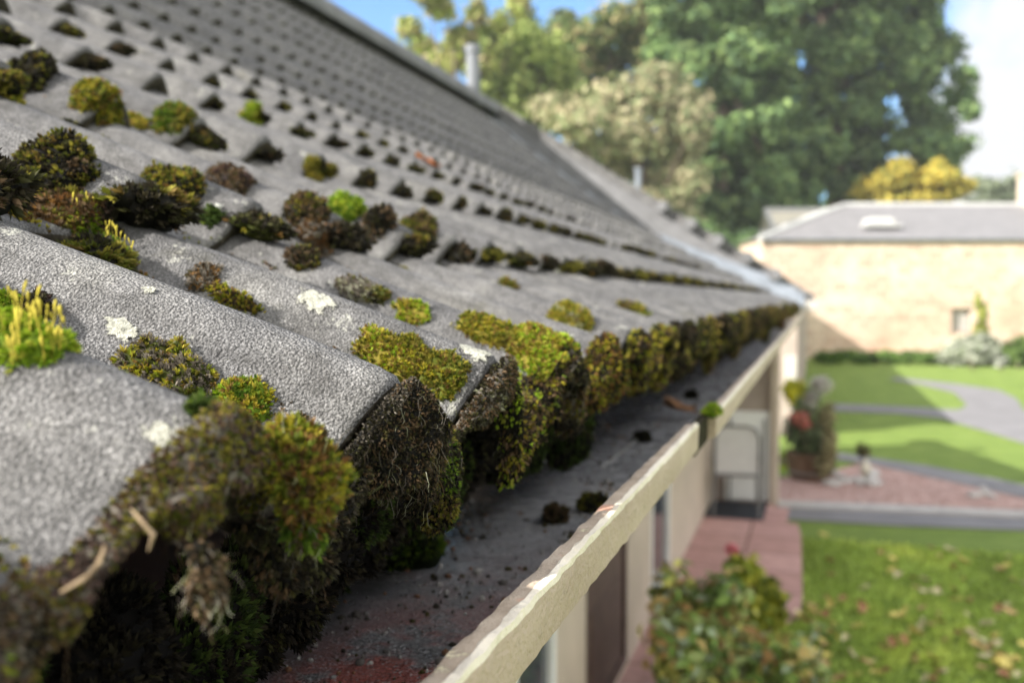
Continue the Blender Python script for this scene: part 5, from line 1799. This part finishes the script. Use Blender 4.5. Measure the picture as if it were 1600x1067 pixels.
# pale blue water butt with a grey lid
g = gnd(1360, 556); e = empty('water_butt', (g[0], g[1], 0), 'pale blue and white water butt against the shaded foot of the sandstone wall', 'water butt')
mb = MB(); mb.lathe([(0.32, 0), (0.36, 0.1), (0.38, 0.7), (0.33, 1.1)], n=18); mb.build('barrel', M['lead'], e)
mb = MB(); mb.lathe([(0.36, 1.1), (0.36, 1.16), (0.1, 1.25)], n=18); mb.build('lid', M['white'], e)
# shrubs along the wall
def shrub(label, px, py, depth, spots, pal, leaf, n, seed, cat='shrub', name='shrub', group=None):
    b = gnd(px, py); b[2] = 0
    return tree(name, label, b, blobs_px(spots, depth, 1, 0.2, seed), pal, leaf, n, seed, 0.03, cat, group, limbs=3, trunk_top=at(spots[0][0], spots[0][1], depth))
shrub('pale grey green shrub in front of the window of the sandstone wall', 1520, 577, 33.5, [(1510, 550, 34, 24), (1545, 552, 26, 20), (1490, 560, 24, 16), (1530, 535, 26, 14)], [(.34, .36, .28), (.42, .44, .36), (.24, .28, .18)], 0.10, 4500, 61)
shrub('small white flowering clump right of the pale grey green shrub', 1563, 578, 33, [(1563, 567, 13, 10)], [(.55, .56, .50), (.40, .44, .34)], 0.07, 900, 62)
shrub('dark green shrub at the right edge beneath the sandstone wall', 1592, 575, 33, [(1585, 555, 20, 18), (1605, 550, 24, 22)], [(.07, .12, .03), (.11, .17, .04)], 0.10, 2500, 63)
shrub('yellow green climber growing up the sandstone wall beside the window', 1532, 560, 35.5, [(1532, 520, 10, 14), (1535, 490, 6, 18), (1528, 470, 4, 12)], [(.36, .38, .08), (.28, .32, .08)], 0.09, 1300, 64, 'climbing plant', 'climber')
hb = [(1285 + i * 14, 558 + 2 * math.sin(i * 1.7), 12, 8) for i in range(14)]
shrub('low dark green hedge strip along the shaded foot of the sandstone wall', 1370, 568, 34, hb, [(.11, .19, .04), (.15, .25, .05), (.08, .14, .03)], 0.10, 4000, 65, 'hedge', 'hedge')

# ------------------------------------------------------------------ by the porch
def rosette(blobs_list, pal, leaf, n, seed, name, label, base, cat):
    return tree(name, label, base, blobs_list, pal, leaf, n, seed, 0.012, cat, None, limbs=4)
gp = gnd(1266, 748)
e = empty('planter', (gp[0], gp[1], 0), 'brown wooden tub planter standing on the gravel by the corner post', 'planter')
mb = MB(); mb.lathe([(0.24, 0), (0.28, 0.1), (0.31, 0.34), (0.30, 0.36), (0.27, 0.36), (0.26, 0.30)], n=20); mb.build('tub', M['tub'], e)
mb = MB(); mb.lathe([(0.292, 0.09), (0.298, 0.12)], n=20); mb.build('hoop', M['frame'], e)
D = 12.4
def plant_px(label, name, spots, pal, leaf, n, seed, depth=D, base=None, cat='plant'):
    b = np.array([gp[0], gp[1], 0.33]) if base is None else base
    return tree(name, label, b, blobs_px(spots, depth, 1, 0.12, seed), pal, leaf, n, seed, 0.010, cat, None, limbs=len(spots), trunk_top=at(spots[0][0], spots[0][1] + 20, depth))
plant_px('dark leafy bush filling the brown tub, under the red and white flowers', 'leafy_bush', [(1262, 690, 28, 26), (1245, 670, 20, 24), (1280, 680, 22, 26), (1258, 640, 20, 26), (1290, 700, 14, 20)], [(.09, .14, .06), (.15, .20, .09), (.21, .24, .13), (.10, .10, .08)], 0.035, 3800, 71)
plant_px('yellow flower head beside the corner post', 'yellow_flower', [(1243, 607, 15, 15), (1234, 612, 10, 18)], [(.55, .47, .02), (.48, .44, .04), (.32, .36, .04)], 0.028, 900, 72, depth=11.8, cat='flower')
plant_px('white and silver flower spray above the red flower', 'white_flower', [(1282, 600, 17, 14), (1268, 618, 13, 10), (1265, 628, 9, 8)], [(.55, .55, .50), (.40, .42, .36), (.50, .42, .40)], 0.024, 900, 73, depth=11.9, cat='flower')
plant_px('pinkish red flower head in the middle of the tub plants', 'red_flower', [(1250, 655, 13, 12), (1257, 662, 9, 8), (1243, 652, 8, 8)], [(.55, .14, .12), (.60, .24, .20), (.48, .10, .10), (.6, .36, .22)], 0.026, 900, 74, depth=11.7, cat='flower')
plant_px('tan dried seed heads at the lawn side of the tub', 'dried_plant', [(1292, 650, 13, 22), (1296, 690, 12, 30), (1288, 725, 16, 16)], [(.38, .32, .18), (.30, .28, .14), (.20, .17, .09)], 0.03, 1200, 75, depth=12.0)
# lime bowl tipped on its side
g = gnd(1227, 737); c_ = at(1227, 715, 13.0)
e = empty('garden_bowl', (c_[0], c_[1], 0.0), 'lime green plastic bowl tipped on its rim beside the corner post', 'bowl')
mb = MB(); mb.lathe([(0.0, 0.10), (0.09, 0.09), (0.125, 0.02), (0.135, -0.03), (0.125, -0.03), (0.11, 0.02), (0.07, 0.075), (0.0, 0.08)], (0, 0, 0.135), 22, axis=(-0.25, 1, 0.1)); mb.build('bowl_body', M['lime'], e, smooth=True)
mb = MB(); mb.lathe([(0.0, 0.055), (0.075, 0.05), (0.075, 0.065), (0, 0.07)], (0, 0, 0.135), 18, axis=(-0.25, 1, 0.1)); mb.build('bowl_inside', M['stonepale'], e)
# garden chair under the eaves
CD = 10.1
cb = gnd(1150, 808)
e = empty('garden_chair', (cb[0], cb[1], 0), 'white backed garden chair with a grey tube frame under the eaves', 'chair', rz=0.1)
mb = MB(); mb.box((0, 0.0, 0.73), (0.44, 0.02, 0.50), bev=0.008); mb.build('backrest', M['fabric'], e)
mb = MB(); mb.box((0, 0.22, 0.45), (0.46, 0.44, 0.04), bev=0.012); mb.build('seat', M['fabric'], e)
mb = MB(); mb.tube([(-0.235, -0.02, 0.44), (-0.235, -0.02, 0.85), (-0.20, -0.02, 0.95), (-0.12, -0.02, 0.985), (0.12, -0.02, 0.985), (0.20, -0.02, 0.95), (0.235, -0.02, 0.85), (0.235, -0.02, 0.44)], 0.014, 8); mb.tube([(-0.235, -0.02, 0.46), (0.235, -0.02, 0.46)], 0.016, 8); mb.build('back_frame', M['frame'], e)
for sx in (-1, 1):
    for yy_ in (-0.02, 0.43):
        mb = MB(); mb.tube([(sx * 0.225, yy_, 0.45), (sx * 0.24, yy_ + (0.04 if yy_ > 0 else -0.04), 0.012)], 0.014, 8); mb.build('leg', M['frame'], e)
    mb = MB(); mb.tube([(sx * 0.245, -0.02, 0.64), (sx * 0.25, 0.36, 0.64), (sx * 0.24, 0.43, 0.45)], 0.015, 8); mb.build('armrest', M['frame'], e)
tb = np.array([cb[0] + 0.06, cb[1] + 0.75, 0])
e = empty('folding_table', tb, 'white folded table top leaning upright behind the garden chair', 'table', rz=0.06)
mb = MB(); mb.box((0, 0, 0.55), (0.50, 0.035, 1.02), bev=0.012); mb.build('tabletop', M['white'], e)
for sx in (-1, 1):
    mb = MB(); mb.tube([(sx * 0.19, -0.03, 0.98), (sx * 0.19, -0.05, 0.012)], 0.012, 8); mb.build('leg', M['frame'], e)
mb = MB(); mb.box((cb[0] - 0.02, cb[1] + 0.30, 0.016), (0.62, 0.85, 0.012), bev=0.004)
tag(mb.build('chair_shadow', M['mat']), 'dark flat sheet standing in for the shadow under the garden chair', 'mat')  # flat dark sheet stands in for the shade below the chair
# near rose bush by the wall
b0 = gnd(1110, 1120); b0[2] = 0
dn = 5.2
L = [(1100, 960, 55, 45), (1060, 1000, 45, 50), (1150, 1010, 55, 40), (1100, 1050, 70, 45), (1180, 1050, 55, 36), (1050, 930, 30, 46), (1055, 1060, 30, 40), (1215, 1040, 36, 30), (1130, 930, 36, 36), (1240, 1010, 26, 16), (1262, 1055, 36, 18), (1290, 985, 22, 12)]
ROSE = [(.20, .31, .08), (.28, .40, .11), (.38, .46, .18), (.15, .23, .06), (.55, .42, .17), (.46, .28, .12), (.52, .50, .14), (.38, .45, .32)]
tree('rose_bush', 'tangled rose bush with turning leaves at the foot of the house wall', b0, blobs_px(L, dn, 1, .3, 81), ROSE, 0.044, 2900, 81, 0.015, 'shrub', None, limbs=9, trunk_top=at(1110, 960, dn))
L = [(1170, 905, 22, 30), (1195, 935, 30, 26), (1150, 890, 16, 20), (1205, 960, 24, 20), (1175, 960, 26, 24)]
tree('yellow_shrub', 'bright yellow green shrub beside the pink paving', gnd(1185, 1030) * [1, 1, 0], blobs_px(L, 5.9, 1, .25, 82), [(.34, .34, .03), (.40, .40, .05), (.24, .28, .03), (.18, .24, .04)], 0.042, 1700, 82, 0.012, 'shrub', None, limbs=5, trunk_top=at(1180, 930, 5.9))
L = [(1143, 858, 9, 8), (1147, 862, 6, 5)]
tree('pink_rose', 'single pink rose on a tall stem above the yellow green shrub', gnd(1150, 1010) * [1, 1, 0], blobs_px(L, 6.3, 1, .05, 83), [(.68, .16, .22), (.72, .26, .30)], 0.02, 260, 83, 0.006, 'flower', None, limbs=1, trunk_top=at(1143, 864, 6.3))
# little ornament and pale stones on the gravel
g = gnd(1352, 748)
e = empty('garden_ornament', (g[0], g[1], 0), 'small white stone bird ornament standing at the tip of the gravel bed', 'ornament')
mb = MB(); mb.lathe([(0.08, 0), (0.075, 0.025), (0.03, 0.035), (0.03, 0.06), (0.06, 0.085), (0.075, 0.13), (0.055, 0.19), (0.027, 0.21), (0.03, 0.24), (0.012, 0.26)], n=16); mb.build('body', M['stonepale'], e, smooth=True)
mb = MB(); mb.tube([(0.018, -0.012, 0.235), (0.06, -0.03, 0.228)], [0.012, 0.003], 6); mb.build('beak', M['stonepale'], e)
g = gnd(1348, 722)
tree('small_plant', 'small dark brown plant behind the white ornament', g * [1, 1, 0], blobs_px([(1349, 704, 10, 11)], 13.4, 1, .05, 84), [(.07, .055, .03), (.12, .09, .04), (.10, .12, .04)], 0.03, 260, 84, 0.006, 'plant', None, limbs=1)
rs = np.random.default_rng(9)
for i in range(34):
    px = rs.uniform(1296, 1380); py = 750 + rs.uniform(-9, 12) - (px - 1296) * 0.03
    if i > 27: px, py = rs.uniform(1500, 1570), rs.uniform(765, 782)
    g = gnd(px, py)
    bm = bmesh.new(); bmesh.ops.create_icosphere(bm, subdivisions=2, radius=1)
    s = rs.uniform(0.03, 0.08)
    for v in bm.verts:
        v.co = v.co * (1 + 0.3 * noise.noise(v.co * 1.3 + Vector((i * 3.1, 0, 0))))
        v.co = Vector((v.co.x * s * 1.2, v.co.y * s, v.co.z * s * 0.6))
    me = bpy.data.meshes.new('pale_stone'); bm.to_mesh(me); bm.free()
    me.materials.append(M['kerb'])
    for p in me.polygons: p.use_smooth = True
    o = bpy.data.objects.new('pale_stone', me); COL.objects.link(o)
    o.location = (g[0], g[1], s * 0.35 + 0.008)
    tag(o, 'pale rounded stone lying on the pink gravel bed', 'stone', 'pale stones on the gravel bed')

# ------------------------------------------------------------------ thin autumn haze between here and the trees
mb = MB(); mb.box((10, 60, 24.5), (260, 260, 55))
hz = tag(mb.build('haze', None), kind='stuff')
hm = bpy.data.materials.new('haze_air'); hm.use_nodes = True
ht = hm.node_tree; ht.nodes.clear()
vo = ht.nodes.new('ShaderNodeOutputMaterial'); pv = ht.nodes.new('ShaderNodeVolumePrincipled')
pv.inputs['Density'].default_value = 0.0006
pv.inputs['Color'].default_value = (.92, .95, 1, 1)
ht.links.new(pv.outputs[0], vo.inputs['Volume'])
hz.data.materials.append(hm)
